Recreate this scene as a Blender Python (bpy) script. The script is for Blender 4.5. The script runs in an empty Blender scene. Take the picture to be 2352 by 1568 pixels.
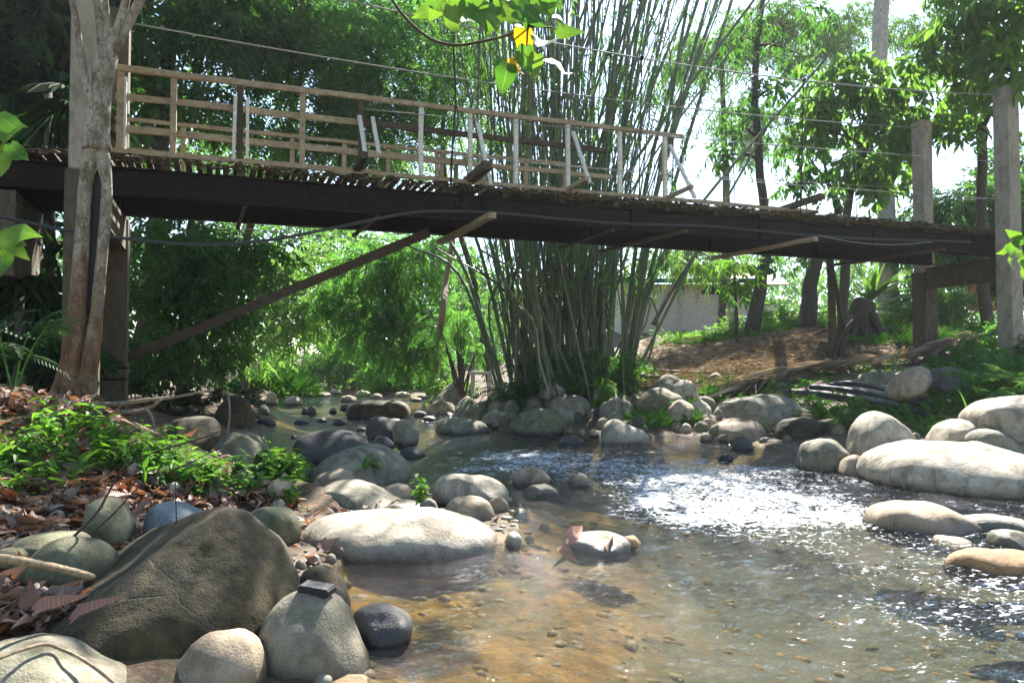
import bpy, bmesh, math, random
import numpy as np
from mathutils import Vector, Matrix, noise
random.seed(7); RNG = np.random.default_rng(11)
S = bpy.context.scene; COL = S.collection
R = math.radians
# ------------------------------------------------------------------ camera
H = 1.1; F = 1800.0; PITCH = math.atan(61 / F); HZ = 845.0
cam_d = bpy.data.cameras.new('camera'); cam = bpy.data.objects.new('camera', cam_d); COL.objects.link(cam)
cam.location = (0, 0, H); cam.rotation_euler = (R(90) + PITCH, 0, 0)
cam_d.sensor_width = 36; cam_d.lens = 36 * F / 2352; cam_d.clip_start = 0.05; cam_d.clip_end = 2000
S.camera = cam
_c, _s = math.cos(PITCH), math.sin(PITCH)
def P(px, py, Y):
    u = (px - 1176) / F; v = (784 - py) / F
    d = Vector((u, _c - v * _s, _s + v * _c)); t = Y / d.y
    return Vector((d.x * t, Y, H + d.z * t))
def PZ(px, py, z=0.0):
    u = (px - 1176) / F; v = (784 - py) / F
    d = Vector((u, _c - v * _s, _s + v * _c)); t = (z - H) / d.z
    return Vector((d.x * t, d.y * t, z))
# ------------------------------------------------------------------ tagging
def tag(o, label=None, cat=None, group=None, kind=None):
    if label: o['label'] = label
    if cat: o['category'] = cat
    if group: o['group'] = group
    if kind: o['kind'] = kind
    return o
def empty(name, loc, label=None, cat=None, group=None):
    o = bpy.data.objects.new(name, None); COL.objects.link(o); o.location = loc
    o.empty_display_size = 0.2
    return tag(o, label, cat, group)
class MB:
    """collects vertices and faces; build() links them as ONE mesh object"""
    def __init__(s): s.v = []; s.f = []; s.n = 0
    def add(s, V, Fs):
        V = np.asarray(V, float).reshape(-1, 3); s.v.append(V)
        if isinstance(Fs, np.ndarray): s.f.append(Fs + s.n)
        else:
            for f in Fs: s.f.append(np.asarray([f]) + s.n)
        s.n += len(V)
    def box(s, c, size, M=None):
        sx, sy, sz = [q / 2 for q in size]
        V = np.array([(x, y, z) for x in (-sx, sx) for y in (-sy, sy) for z in (-sz, sz)])
        if M is not None: V = V @ np.array(M.to_3x3()).T
        s.add(V + np.array(c), np.array([(0, 1, 3, 2), (4, 6, 7, 5), (0, 4, 5, 1), (2, 3, 7, 6), (0, 2, 6, 4), (1, 5, 7, 3)]))
    def bar(s, a, b, w, h, up=(0, 0, 1), jit=0.0):
        a = Vector(a); b = Vector(b); d = (b - a); L = d.length; d.normalize()
        u = Vector(up); sx = d.cross(u)
        if sx.length < 1e-4: sx = d.cross(Vector((0, 1, 0)))
        sx.normalize(); uu = sx.cross(d)
        n = max(1, int(L / 0.35)) if jit else 1
        V = []; Fc = []
        for i in range(n + 1):
            p = a + d * L * i / n
            if jit and 0 < i < n: p = p + uu * random.uniform(-jit, jit) + sx * random.uniform(-jit, jit)
            for (q, r) in ((-1, -1), (1, -1), (1, 1), (-1, 1)):
                k = 1 + (random.uniform(-.1, .1) if jit else 0)
                V.append(tuple(p + sx * q * w / 2 * k + uu * r * h / 2 * k))
        for i in range(n):
            for k in range(4):
                k2 = (k + 1) % 4; Fc.append((i * 4 + k, i * 4 + k2, i * 4 + 4 + k2, i * 4 + 4 + k))
        Fc += [(3, 2, 1, 0), (n * 4, n * 4 + 1, n * 4 + 2, n * 4 + 3)]
        s.add(V, np.array(Fc))
    def tube(s, pts, rad, seg=8, cap=True):
        pts = [Vector(p) for p in pts]; n = len(pts)
        if not hasattr(rad, '__len__'): rad = [rad] * n
        V = []; ref = None
        for i in range(n):
            t = (pts[min(i + 1, n - 1)] - pts[max(i - 1, 0)]).normalized()
            if ref is None:
                ref = t.cross(Vector((0.3, 1, 0.2)));
                if ref.length < 1e-3: ref = t.cross(Vector((1, 0, 0)))
            ref = (ref - t * ref.dot(t)).normalized(); b = t.cross(ref)
            for k in range(seg):
                a = 2 * math.pi * k / seg
                V.append(tuple(pts[i] + (ref * math.cos(a) + b * math.sin(a)) * rad[i]))
        i = np.arange(n - 1)[:, None]; k = np.arange(seg)[None, :]; k2 = (k + 1) % seg
        Q = np.stack([i * seg + k, i * seg + k2, (i + 1) * seg + k2, (i + 1) * seg + k], -1).reshape(-1, 4)
        base = s.n; s.add(V, Q)
        if cap:
            s.f.append(np.array([[base + q for q in range(seg)][::-1]])); s.f.append(np.array([[base + (n - 1) * seg + q for q in range(seg)]]))
    def build(s, name, mat, parent=None, smooth=True, origin=None):
        V = np.concatenate(s.v)
        if origin is not None: V = V - np.array(origin)
        me = bpy.data.meshes.new(name)
        me.vertices.add(len(V)); me.vertices.foreach_set('co', V.astype(np.float32).ravel())
        tot = np.concatenate([np.full(len(f), f.shape[1], np.int32) for f in s.f]); idx = np.concatenate([f.ravel() for f in s.f]).astype(np.int32)
        me.loops.add(len(idx)); me.loops.foreach_set('vertex_index', idx)
        me.polygons.add(len(tot)); st = np.concatenate([[0], np.cumsum(tot)[:-1]]).astype(np.int32)
        me.polygons.foreach_set('loop_start', st)
        me.polygons.foreach_set('use_smooth', np.full(len(tot), bool(smooth)))
        me.update(calc_edges=True)
        if mat: me.materials.append(mat)
        o = bpy.data.objects.new(name, me); COL.objects.link(o)
        if origin is not None: o.location = origin
        if parent:
            o.parent = parent
            if origin is None: o.matrix_parent_inverse = Matrix.Translation(-Vector(parent.location))
            else: o.location = Vector(origin) - Vector(parent.location)
        return o
def crv(pts, n=24):
    """Catmull-Rom through points"""
    pts = [Vector(p) for p in pts]; q = [pts[0] * 2 - pts[1]] + pts + [pts[-1] * 2 - pts[-2]]; out = []
    m = len(pts) - 1
    for i in range(n + 1):
        t = i / n * m; k = min(int(t), m - 1); f = t - k
        a, b, c, d = q[k], q[k + 1], q[k + 2], q[k + 3]
        out.append(0.5 * ((2 * b) + (c - a) * f + (2 * a - 5 * b + 4 * c - d) * f * f + (3 * b - a - 3 * c + d) * f ** 3))
    return out
# ------------------------------------------------------------------ materials
class NT:
    def __init__(s, name):
        s.m = bpy.data.materials.new(name); s.m.use_nodes = True; s.t = s.m.node_tree; s.t.nodes.clear()
        s.out = s.n('ShaderNodeOutputMaterial')
    def n(s, t, **k):
        nd = s.t.nodes.new(t)
        for a, v in k.items():
            if a in nd.inputs.keys(): nd.inputs[a].default_value = v
            else: setattr(nd, a, v)
        return nd
    def l(s, a, b): s.t.links.new(a, b)
    def val(s, v, inp):
        if hasattr(v, 'is_output'): s.l(v, inp)
        else: inp.default_value = v
    def tc(s, kind='Object', scale=(1, 1, 1), rnd=False):
        c = s.n('ShaderNodeTexCoord'); m = s.n('ShaderNodeMapping'); m.inputs['Scale'].default_value = scale
        if kind == 'World': g = s.n('ShaderNodeNewGeometry'); s.l(g.outputs['Position'], m.inputs['Vector'])
        else: s.l(c.outputs[kind], m.inputs['Vector'])
        if rnd:
            oi = s.n('ShaderNodeObjectInfo'); x = s.n('ShaderNodeVectorMath', operation='SCALE'); x.inputs[0].default_value = (37, 91, 53)
            s.l(oi.outputs['Random'], x.inputs['Scale']); s.l(x.outputs[0], m.inputs['Location'])
        return m.outputs[0]
    def noise(s, v, scale, detail=4, rough=.55, dist=0.0):
        n = s.n('ShaderNodeTexNoise'); n.inputs['Scale'].default_value = scale; n.inputs['Detail'].default_value = detail
        n.inputs['Roughness'].default_value = rough; n.inputs['Distortion'].default_value = dist
        s.l(v, n.inputs['Vector']); return n.outputs[0]
    def voro(s, v, scale, feature='F1', out=0):
        n = s.n('ShaderNodeTexVoronoi', feature=feature); n.inputs['Scale'].default_value = scale; s.l(v, n.inputs['Vector']); return n.outputs[out]
    def ramp(s, f, stops):
        n = s.n('ShaderNodeValToRGB'); e = n.color_ramp.elements
        while len(e) < len(stops): e.new(.5)
        for q, (p, c) in zip(e, stops): q.position = p; q.color = (*c, 1) if hasattr(c, '__len__') else (c, c, c, 1)
        s.val(f, n.inputs[0]); return n.outputs[0]
    def mix(s, f, a, b, mode='MIX'):
        n = s.n('ShaderNodeMix', data_type='RGBA', blend_type=mode); s.val(f, n.inputs[0])
        for q, i in ((a, 6), (b, 7)):
            if hasattr(q, 'is_output'): s.l(q, n.inputs[i])
            else: n.inputs[i].default_value = (*q, 1)
        return n.outputs[2]
    def math(s, op, a, b=0.0, clamp=False):
        n = s.n('ShaderNodeMath', operation=op, use_clamp=clamp); s.val(a, n.inputs[0]); s.val(b, n.inputs[1]); return n.outputs[0]
    def mr(s, v, a, b, c=0, d=1):
        n = s.n('ShaderNodeMapRange'); s.val(v, n.inputs[0]); n.inputs[1].default_value = a; n.inputs[2].default_value = b
        n.inputs[3].default_value = c; n.inputs[4].default_value = d; return n.outputs[0]
    def bump(s, h, strength=.5, dist=.02, prev=None):
        n = s.n('ShaderNodeBump'); n.inputs['Strength'].default_value = strength; n.inputs['Distance'].default_value = dist; s.l(h, n.inputs['Height'])
        if prev is not None: s.l(prev, n.inputs['Normal'])
        return n.outputs[0]
    def pbr(s, col, rough=.8, spec=.3, normal=None):
        n = s.n('ShaderNodeBsdfPrincipled')
        if hasattr(col, 'is_output'): s.l(col, n.inputs['Base Color'])
        else: n.inputs['Base Color'].default_value = (*col, 1)
        s.val(rough, n.inputs['Roughness']); n.inputs['Specular IOR Level'].default_value = spec
        if normal is not None: s.l(normal, n.inputs['Normal'])
        return n.outputs[0]
    def done(s, sh): s.l(sh, s.out.inputs[0]); return s.m

def rock_mat(name, a, b, dark, moss=.25, mosscol=(.075, .085, .03), pits=.5, wetz=.065):
    t = NT(name); v = t.tc('Object', rnd=True)
    big = t.noise(v, 2.2, 5, .6, .6); mid = t.noise(v, 9, 5, .65); fine = t.noise(v, 120, 3, .7); sp = t.voro(v, 70)
    c = t.mix(t.ramp(big, [(.32, 0), (.68, 1)]), a, b)
    c = t.mix(t.ramp(mid, [(.42, 0), (.66, .9)]), c, dark)
    c = t.mix(t.ramp(fine, [(.38, .35), (.52, 0)]), c, [x * .5 for x in dark])
    st = t.noise(t.tc('Object', (1, 1, .45), True), 3.4, 6, .72, 1.2); c = t.mix(t.ramp(st, [(.51, 0), (.63, .8)]), c, [x * .6 for x in dark])
    c = t.mix(t.ramp(sp, [(.0, .3), (.2, 0)]), c, [min(1, x * 1.5) for x in a])
    g = t.n('ShaderNodeNewGeometry'); sep = t.n('ShaderNodeSeparateXYZ'); t.l(g.outputs['Normal'], sep.inputs[0])
    mm = t.noise(v, 5, 6, .7, .8)
    mk = t.math('MULTIPLY', t.ramp(mm, [(.48, 0), (.66, 1)]), moss * 2.6, True)
    c = t.mix(mk, c, mosscol)
    # wet, dark band where the stream has splashed the stone
    sp2 = t.n('ShaderNodeSeparateXYZ'); t.l(g.outputs['Position'], sp2.inputs[0])
    zz = t.math('ADD', sp2.outputs[2], t.mr(mid, .3, .7, -.03, .03))
    wet = t.mr(zz, wetz * .4, wetz * 1.7, 1, 0)
    c = t.mix(t.math('MULTIPLY', wet, .8), c, [x * .16 for x in dark])
    rough = t.mr(wet, 0, 1, .85, .22)
    # hairline cracks and pits
    w = t.voro(t.tc('Object', (1, 1, 2.2), True), 2.6, 'DISTANCE_TO_EDGE')
    ck = t.math('MULTIPLY', t.ramp(t.math('ADD', w, t.mr(mid, .3, .7, -.02, .02)), [(.0, 1), (.014, 0)]), t.ramp(t.noise(v, 1.3, 3), [(.57, 0), (.68, .7)]))
    c = t.mix(t.math('MULTIPLY', ck, .4), c, [x * .4 for x in dark])
    pit = t.ramp(t.voro(v, 26), [(.05, 0), (.16, 1)])
    hgt = t.math('ADD', t.math('MULTIPLY', mid, 1.0), t.math('MULTIPLY', fine, .25))
    hgt = t.math('SUBTRACT', t.math('ADD', hgt, t.math('MULTIPLY', pit, .25 * pits)), t.math('MULTIPLY', ck, .45))
    nrm = t.bump(hgt, .55, .03)
    return t.done(t.pbr(c, rough, .35, nrm))
def simple_noise_mat(name, a, b, scale=(6, 6, 6), dark=None, rough=.85, bump=.4, dist=.01, spec=.25, kind='Object', contrast=(.35, .7), rnd=True):
    t = NT(name); v = t.tc(kind, scale, rnd)
    n1 = t.noise(v, 1, 6, .62, .3); n2 = t.noise(v, 5.3, 5, .65)
    c = t.mix(t.ramp(n1, [(contrast[0], 0), (contrast[1], 1)]), a, b)
    if dark: c = t.mix(t.ramp(n2, [(.45, 0), (.68, .85)]), c, dark)
    return t.done(t.pbr(c, rough, spec, t.bump(t.math('ADD', n1, t.math('MULTIPLY', n2, .5)), bump, dist)))
def leaf_mat(name, cols, trans=.45, tint=(1.25, 1.6, .55), rough=.48, spec=.32, hue=0):
    t = NT(name); g = t.n('ShaderNodeNewGeometry')
    n = len(cols); c = t.ramp(g.outputs['Random Per Island'], [(i / max(1, n - 1), q) for i, q in enumerate(cols)])
    v = t.tc('World'); big = t.noise(v, .55, 3)
    c = t.mix(t.mr(big, .3, .7, .0, .45), c, cols[0])
    p = t.pbr(c, rough, spec)
    tr = t.n('ShaderNodeBsdfTranslucent'); t.l(t.mix(1.0, c, tint, 'MULTIPLY'), tr.inputs[0])
    mx = t.n('ShaderNodeMixShader'); mx.inputs[0].default_value = trans
    t.l(p, mx.inputs[1]); t.l(tr.outputs[0], mx.inputs[2])
    return t.done(mx.outputs[0])
M = {}
M['rock_pale'] = rock_mat('pale_granite', (.44, .39, .295), (.34, .295, .21), (.22, .175, .115), .06)
M['rock_grey'] = rock_mat('grey_granite', (.30, .265, .185), (.215, .195, .13), (.14, .115, .072), .18)
M['rock_moss'] = rock_mat('mossy_granite', (.215, .20, .12), (.15, .145, .075), (.105, .09, .045), .3)
M['rock_olive'] = rock_mat('olive_boulder', (.105, .077, .032), (.06, .046, .017), (.022, .017, .007), .3, (.022, .021, .005))
M['rock_dark'] = rock_mat('dark_basalt', (.125, .113, .10), (.085, .078, .068), (.055, .048, .04), .12)
M['rock_tan'] = rock_mat('tan_granite', (.40, .315, .21), (.30, .23, .145), (.19, .135, .08), .06)
M['rock_rust'] = rock_mat('rust_stained_rock', (.34, .20, .085), (.27, .15, .06), (.17, .10, .045), .1, wetz=.03)
M['rock_blue'] = rock_mat('blue_grey_rock', (.20, .225, .225), (.15, .17, .17), (.09, .10, .10), .05)
M['black_slab'] = simple_noise_mat('plain_black', (.016, .016, .016), (.028, .028, .027), (30, 30, 30), rough=.45)
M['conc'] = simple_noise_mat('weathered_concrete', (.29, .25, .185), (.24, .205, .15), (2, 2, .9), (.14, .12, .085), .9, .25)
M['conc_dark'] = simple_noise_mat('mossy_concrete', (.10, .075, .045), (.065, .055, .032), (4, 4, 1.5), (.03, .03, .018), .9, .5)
M['steel'] = simple_noise_mat('rusted_steel', (.006, .0053, .0047), (.010, .008, .0063), (2.5, 2.5, 5), (.03, .016, .009), .8, .35, spec=.12)
M['wood'] = simple_noise_mat('weathered_timber', (.34, .265, .165), (.235, .17, .10), (2.2, 2.2, 3.2), (.15, .11, .065), .85, .5)
M['wood_dark'] = simple_noise_mat('dark_timber', (.08, .057, .035), (.052, .038, .025), (5, 5, 12), (.03, .022, .015), .85, .5)
M['wood_pale'] = simple_noise_mat('flaking_white_timber', (.62, .59, .51), (.50, .46, .38), (7, 7, 9), (.27, .21, .15), .8, .4)
M['deckwood'] = simple_noise_mat('rotten_deck_timber', (.10, .075, .048), (.06, .045, .028), (6, 6, 6), (.028, .024, .014), .9, .6)
M['debris'] = simple_noise_mat('leafy_deck_debris', (.11, .075, .04), (.07, .075, .028), (9, 9, 9), (.03, .022, .014), .95, .8, .03)
M['wire'] = simple_noise_mat('galvanised_wire', (.24, .235, .22), (.16, .155, .145), (20, 20, 20), rough=.75, spec=.2)
M['rope'] = simple_noise_mat('dark_vine_rope', (.05, .04, .028), (.035, .03, .02), (20, 20, 20))
M['hose'] = simple_noise_mat('black_plastic_hose', (.03, .033, .035), (.04, .042, .042), (8, 8, 8), (.055, .052, .046), .6, .1, spec=.3)
M['bark'] = simple_noise_mat('lichen_bark', (.34, .31, .25), (.17, .145, .10), (9, 9, 6), (.07, .05, .03), .9, .9, .03)
M['bark_red'] = simple_noise_mat('red_brown_bark', (.26, .135, .055), (.17, .085, .035), (10, 10, 3), (.06, .035, .018), .85, .9, .03)
t = NT('split_bark'); v = t.tc('World', (9, 9, 5)); g = t.n('ShaderNodeNewGeometry'); sp = t.n('ShaderNodeSeparateXYZ'); t.l(g.outputs['Position'], sp.inputs[0])
n1 = t.noise(v, 1, 6, .65, .4); n2 = t.noise(v, 4, 5, .7); n3 = t.noise(t.tc('World', (1, 1, .5)), 2.2, 4, .6)
up = t.mix(t.ramp(n1, [(.38, 0), (.66, 1)]), (.13, .095, .055), (.40, .35, .26)); up = t.mix(t.ramp(n2, [(.5, 0), (.68, .9)]), up, (.055, .045, .028)); up = t.mix(t.ramp(n3, [(.5, 0), (.66, .55)]), up, (.10, .11, .045))
lo = t.mix(t.ramp(n1, [(.38, 0), (.66, 1)]), (.11, .05, .02), (.24, .125, .055)); lo = t.mix(t.ramp(n2, [(.5, 0), (.7, .8)]), lo, (.05, .026, .014))
fl = t.noise(t.tc('World', (1, 1, .6)), 26, 5, .75, 1.0); up = t.mix(t.ramp(fl, [(.56, 0), (.64, .8)]), up, (.46, .43, .35))
c = t.mix(t.mr(t.math('ADD', sp.outputs[2], t.mr(n3, .3, .7, -.8, .8)), 1.0, 2.6), lo, up)
M['bark_split'] = t.done(t.pbr(c, .88, .25, t.bump(t.math('ADD', n1, t.math('MULTIPLY', n2, .7)), 1.0, .03)))
M['bark_dark'] = simple_noise_mat('dark_bark', (.085, .07, .05), (.06, .05, .034), (7, 7, 3), (.03, .026, .018), .9, .9, .03)
M['bark_pale'] = simple_noise_mat('pale_bark', (.40, .36, .29), (.28, .25, .19), (4, 4, 2), (.13, .12, .08), .9, .7, .02)
M['stick'] = simple_noise_mat('dry_stick', (.30, .23, .15), (.20, .15, .09), (9, 9, 9), (.09, .065, .04), .9, .5)
M['brick'] = None
t = NT('bamboo_culm'); g = t.n('ShaderNodeNewGeometry'); v = t.tc('World', (3, 3, 1.2))
c = t.ramp(g.outputs['Random Per Island'], [(0, (.035, .045, .024)), (.35, (.06, .08, .038)), (.65, (.09, .108, .055)), (.86, (.14, .135, .075)), (1, (.19, .155, .085))])
c = t.mix(t.ramp(t.noise(v, 2, 5, .65), [(.50, 0), (.72, .6)]), c, (.17, .18, .12))
M['bamboo'] = t.done(t.pbr(c, .5, .35, t.bump(t.noise(v, 6, 4), .2, .01)))
M['leaf_broad'] = leaf_mat('broad_leaf', [(.036, .09, .026), (.052, .115, .032), (.07, .14, .04), (.10, .165, .05)], .55)
M['leaf_dark'] = leaf_mat('dark_leaf', [(.015, .036, .014), (.022, .052, .019), (.031, .068, .023)], .3, rough=.6, spec=.18)
M['leaf_pin'] = leaf_mat('feather_leaf', [(.05, .12, .038), (.075, .155, .048), (.10, .185, .058)], .6)
M['leaf_light'] = leaf_mat('light_leaf', [(.08, .145, .04), (.11, .18, .05), (.15, .205, .068)], .58)
M['leaf_bam'] = leaf_mat('bamboo_leaf', [(.045, .105, .035), (.065, .14, .045), (.10, .17, .06), (.15, .18, .08)], .45)
M['leaf_young'] = leaf_mat('young_leaf', [(.07, .16, .03), (.10, .205, .04), (.15, .245, .06)], .5, (1.3, 1.5, .4), .6, .2)
M['leaf_yellow'] = leaf_mat('yellow_leaf', [(.62, .36, .02), (.7, .42, .03)], .45, (1.2, 1.1, .3))
M['leaf_dry'] = leaf_mat('dry_leaf', [(.10, .05, .03), (.16, .075, .04), (.24, .11, .055), (.28, .18, .12), (.42, .33, .25), (.22, .15, .11), (.34, .25, .18), (.13, .085, .06)], .22, (1.4, .9, .5), .6, .35)
M['leaf_straw'] = leaf_mat('straw_leaf', [(.14, .10, .07), (.23, .175, .12), (.33, .265, .19), (.46, .39, .29), (.12, .085, .058), (.18, .125, .08)], .2, (1.2, 1, .6), .75, .2)
M['grass'] = leaf_mat('grass_blade', [(.05, .12, .025), (.08, .17, .03), (.12, .2, .04)], .45)
M['forest'] = leaf_mat('far_leaf', [(.05, .115, .034), (.08, .155, .044), (.12, .19, .06)], .6)
M['plaster'] = simple_noise_mat('grey_plaster', (.42, .40, .36), (.34, .32, .28), (2, 2, 2))
t = NT('painted_brick'); v = t.tc('Object', (1, 1, 1)); mp = t.n('ShaderNodeMapping'); mp.inputs['Rotation'].default_value = (R(90), 0, 0); t.l(v, mp.inputs[0])
b = t.n('ShaderNodeTexBrick'); b.inputs['Scale'].default_value = 3.0; b.inputs['Color1'].default_value = (.62, .54, .42, 1); b.inputs['Color2'].default_value = (.53, .46, .35, 1)
b.inputs['Mortar'].default_value = (.22, .19, .15, 1); b.inputs['Mortar Size'].default_value = .022; t.l(mp.outputs[0], b.inputs['Vector'])
M['wallbrick'] = t.done(t.pbr(b.outputs[0], .9, .2, t.bump(b.outputs['Fac'], -.5, .02)))
M['redbrick'] = simple_noise_mat('red_brick_clay', (.30, .12, .065), (.22, .085, .05), (9, 9, 9), (.12, .06, .04))
M['roofmetal'] = simple_noise_mat('pale_sheet_roof', (.50, .50, .48), (.42, .42, .40), (1, 8, 1), rough=.5, spec=.5)
M['rooftile'] = simple_noise_mat('faded_tile_roof', (.42, .30, .22), (.34, .24, .18), (6, 6, 6))
M['fascia'] = simple_noise_mat('green_fascia', (.02, .085, .08), (.015, .065, .065), (4, 4, 4), rough=.6)
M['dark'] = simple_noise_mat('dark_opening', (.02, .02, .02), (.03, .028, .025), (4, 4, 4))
M['flower'] = leaf_mat('white_petal', [(.7, .7, .66), (.8, .8, .76)], .3, (1, 1, 1))

t = NT('veined_leaf'); uv = t.n('ShaderNodeTexCoord').outputs['UV']; sx = t.n('ShaderNodeSeparateXYZ'); t.l(uv, sx.inputs[0]); oi = t.n('ShaderNodeObjectInfo').outputs['Random']
ay = t.math('ABSOLUTE', sx.outputs[1]); rib = t.mr(ay, .012, .035, 1, 0)
ph = t.math('MULTIPLY', t.math('SUBTRACT', sx.outputs[0], t.math('MULTIPLY', ay, .75)), 7.0); fr_ = t.math('ABSOLUTE', t.math('SUBTRACT', t.math('FRACT', ph), .5)); sv_ = t.mr(fr_, .0, .06, .8, 0)
vein = t.math('MAXIMUM', rib, sv_, True); blot = t.noise(t.tc('World'), 28, 4, .65)
def near_leaf(nm, a, b_, vc, spot):
    c = t.mix(oi, a, b_); c = t.mix(t.ramp(blot, [(.55, 0), (.72, .55)]), c, spot); c = t.mix(t.math('MULTIPLY', vein, .55), c, vc); return c
c = near_leaf('', (.05, .135, .025), (.13, .21, .04), (.20, .27, .10), (.10, .12, .03))
p = t.pbr(c, .5, .25, t.bump(vein, -.25, .004)); tr = t.n('ShaderNodeBsdfTranslucent'); t.l(t.mix(1.0, c, (1.2, 1.35, .45), 'MULTIPLY'), tr.inputs[0]); mx = t.n('ShaderNodeMixShader'); mx.inputs[0].default_value = .45
t.l(p, mx.inputs[1]); t.l(tr.outputs[0], mx.inputs[2]); M['leaf_near'] = t.done(mx.outputs[0])
# ------------------------------------------------------------------ terrain, stream
LEFT = [(-.3, -4), (-.45, 1.5), (-.5, 2.74), (-.77, 3.57), (-1.0, 4.2), (-.9, 4.55), (-.05, 4.75), (.05, 5.3), (0, 6), (-.02, 6.7), (-.95, 7.4), (-2.1, 8.4), (-3, 9.6), (-4, 12.5), (-5.3, 17), (-7.6, 23), (-10, 29.5), (-14, 33), (-22, 35)]
RIGHT = [(-22, 41), (-8, 35), (-3.3, 30), (-2.4, 25), (-1.4, 20), (-.9, 15.2), (-.2, 13.9), (.6, 13.3), (1.4, 12.2), (2.1, 11.8), (3.3, 11.4), (3.6, 10), (3.7, 8.8), (3.9, 7.8), (4.6, 6.9), (6, 6.2), (9, 5), (12, 2), (12, -4)]
POLY = np.array(LEFT + RIGHT)
def sdist(x, y):
    """distance to the waterline, negative in the stream"""
    x = np.asarray(x, float); y = np.asarray(y, float); d = np.full(x.shape, 1e9); ins = np.zeros(x.shape, bool)
    for (x0, y0), (x1, y1) in zip(POLY, np.roll(POLY, -1, 0)):
        ex, ey = x1 - x0, y1 - y0; t = np.clip(((x - x0) * ex + (y - y0) * ey) / (ex * ex + ey * ey), 0, 1)
        d = np.minimum(d, np.hypot(x - x0 - t * ex, y - y0 - t * ey))
        c = ((y0 > y) != (y1 > y)) & (x < (x1 - x0) * (y - y0) / ((y1 - y0) if y1 != y0 else 1e-9) + x0); ins ^= c
    return np.where(ins, -d, d)
_ph = RNG.uniform(0, 6.28, (14, 2)); _dr = RNG.uniform(0, 6.28, 14); _fr = np.array([.25, .4, .6, .8, 1.1, 1.5, 2, 2.6, 3.3, 4.2, 5.5, 7, 9, 12])
def bumps(x, y, lo=0, hi=14):
    z = 0 * x
    for i in range(lo, hi):
        f = _fr[i]; c, s_ = math.cos(_dr[i]), math.sin(_dr[i])
        z = z + np.sin(f * 2 * (x * c + y * s_) + _ph[i, 0]) * np.cos(f * 1.7 * (y * c - x * s_) + _ph[i, 1]) / (f + .3)
    return z
def gz(x, y):
    x = np.asarray(x, float); y = np.asarray(y, float); d = sdist(x, y); dp = np.maximum(d, 0)
    xc = np.interp(y, [-4, 2, 5, 8, 12, 15, 20, 25, 30, 36, 50], [5, 4, 2, 1.3, -1, -2.3, -3, -5, -7, -12, -14])
    k = np.interp(y, [2, 4, 6.5, 10], [.22, .26, .52, .3]); fl = np.interp(y, [2, 4, 6, 9, 12], [1.4, 1.25, 1.15, .9, .3]); dq = np.maximum(dp - fl, 0)
    zl = .03 + .05 * np.minimum(dp, fl) + k * np.minimum(dq, 1.7) + .06 * np.clip(dq - 1.7, 0, 30)
    steep = np.interp(x, [-1, 2, 4, 8, 12], [.06, .33, .38, .22, .2])
    k2 = np.interp(x, [-4, 0, 2], [.12, .16, .2])
    zr = .04 + k2 * np.minimum(dp, 4.5) + steep * np.clip(dp - 4.5, 0, 5.5) + .03 * np.clip(dp - 10, 0, 60)
    w = np.clip((x - xc) / 1.5 + .5, 0, 1); z = zl * (1 - w) + zr * w
    z = z + bumps(x, y) * .035 * np.clip(dp * 1.5, 0, 1)
    zb = -.04 - (.2 + .16 * np.clip((x - .3) / 1.5, 0, 1) + .16 * np.clip((y - 7) / 2, 0, 1)) * np.clip(-d, 0, 1.2) / 1.2 + bumps(x * 1.5, y * 1.5) * .02
    return np.where(d > 0, z, np.minimum(zb, -.015))
GX0, GY0, GS = -40.0, -4.0, .1
_gx, _gy = np.meshgrid(np.arange(GX0, 40.05, GS), np.arange(GY0, 75.05, GS)); HM = gz(_gx, _gy); HL = HM.tolist()
def gnd(x, y):
    a = min(max((x - GX0) / GS, 0), 799.0); b_ = min(max((y - GY0) / GS, 0), 788.0); i, k = int(a), int(b_); a -= i; b_ -= k
    r0, r1 = HL[k], HL[k + 1]; i2 = min(i + 1, 800)
    return (r0[i] * (1 - a) + r0[i2] * a) * (1 - b_) + (r1[i] * (1 - a) + r1[i2] * a) * b_
def G(px, py, Y0=2.0, Y1=80):
    """point of the ground seen at a pixel"""
    a = P(px, py, 1.0) - Vector((0, 0, H)); r = (Y1 / Y0) ** (1 / 140); Y = Y0; lo = Y0
    while Y < Y1:
        if H + a.z * Y < gnd(a.x * Y, Y): break
        lo = Y; Y *= r
    for _ in range(7):
        m = (lo + Y) / 2
        if H + a.z * m < gnd(a.x * m, m): Y = m
        else: lo = m
    return Vector((a.x * Y, Y, gnd(a.x * Y, Y)))
def sheet(name, xs, ys, zf, mat, kind):
    X, Y = np.meshgrid(xs, ys) if xs.ndim == 1 else (xs, ys); Z = zf(X, Y); n, m = X.shape
    i = np.arange(n - 1)[:, None]; k = np.arange(m - 1)[None]
    Q = np.stack([i * m + k, i * m + k + 1, (i + 1) * m + k + 1, (i + 1) * m + k], -1).reshape(-1, 4)
    b = MB(); b.add(np.stack([X, Y, Z], -1), Q); return tag(b.build(name, mat), kind=kind)
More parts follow.
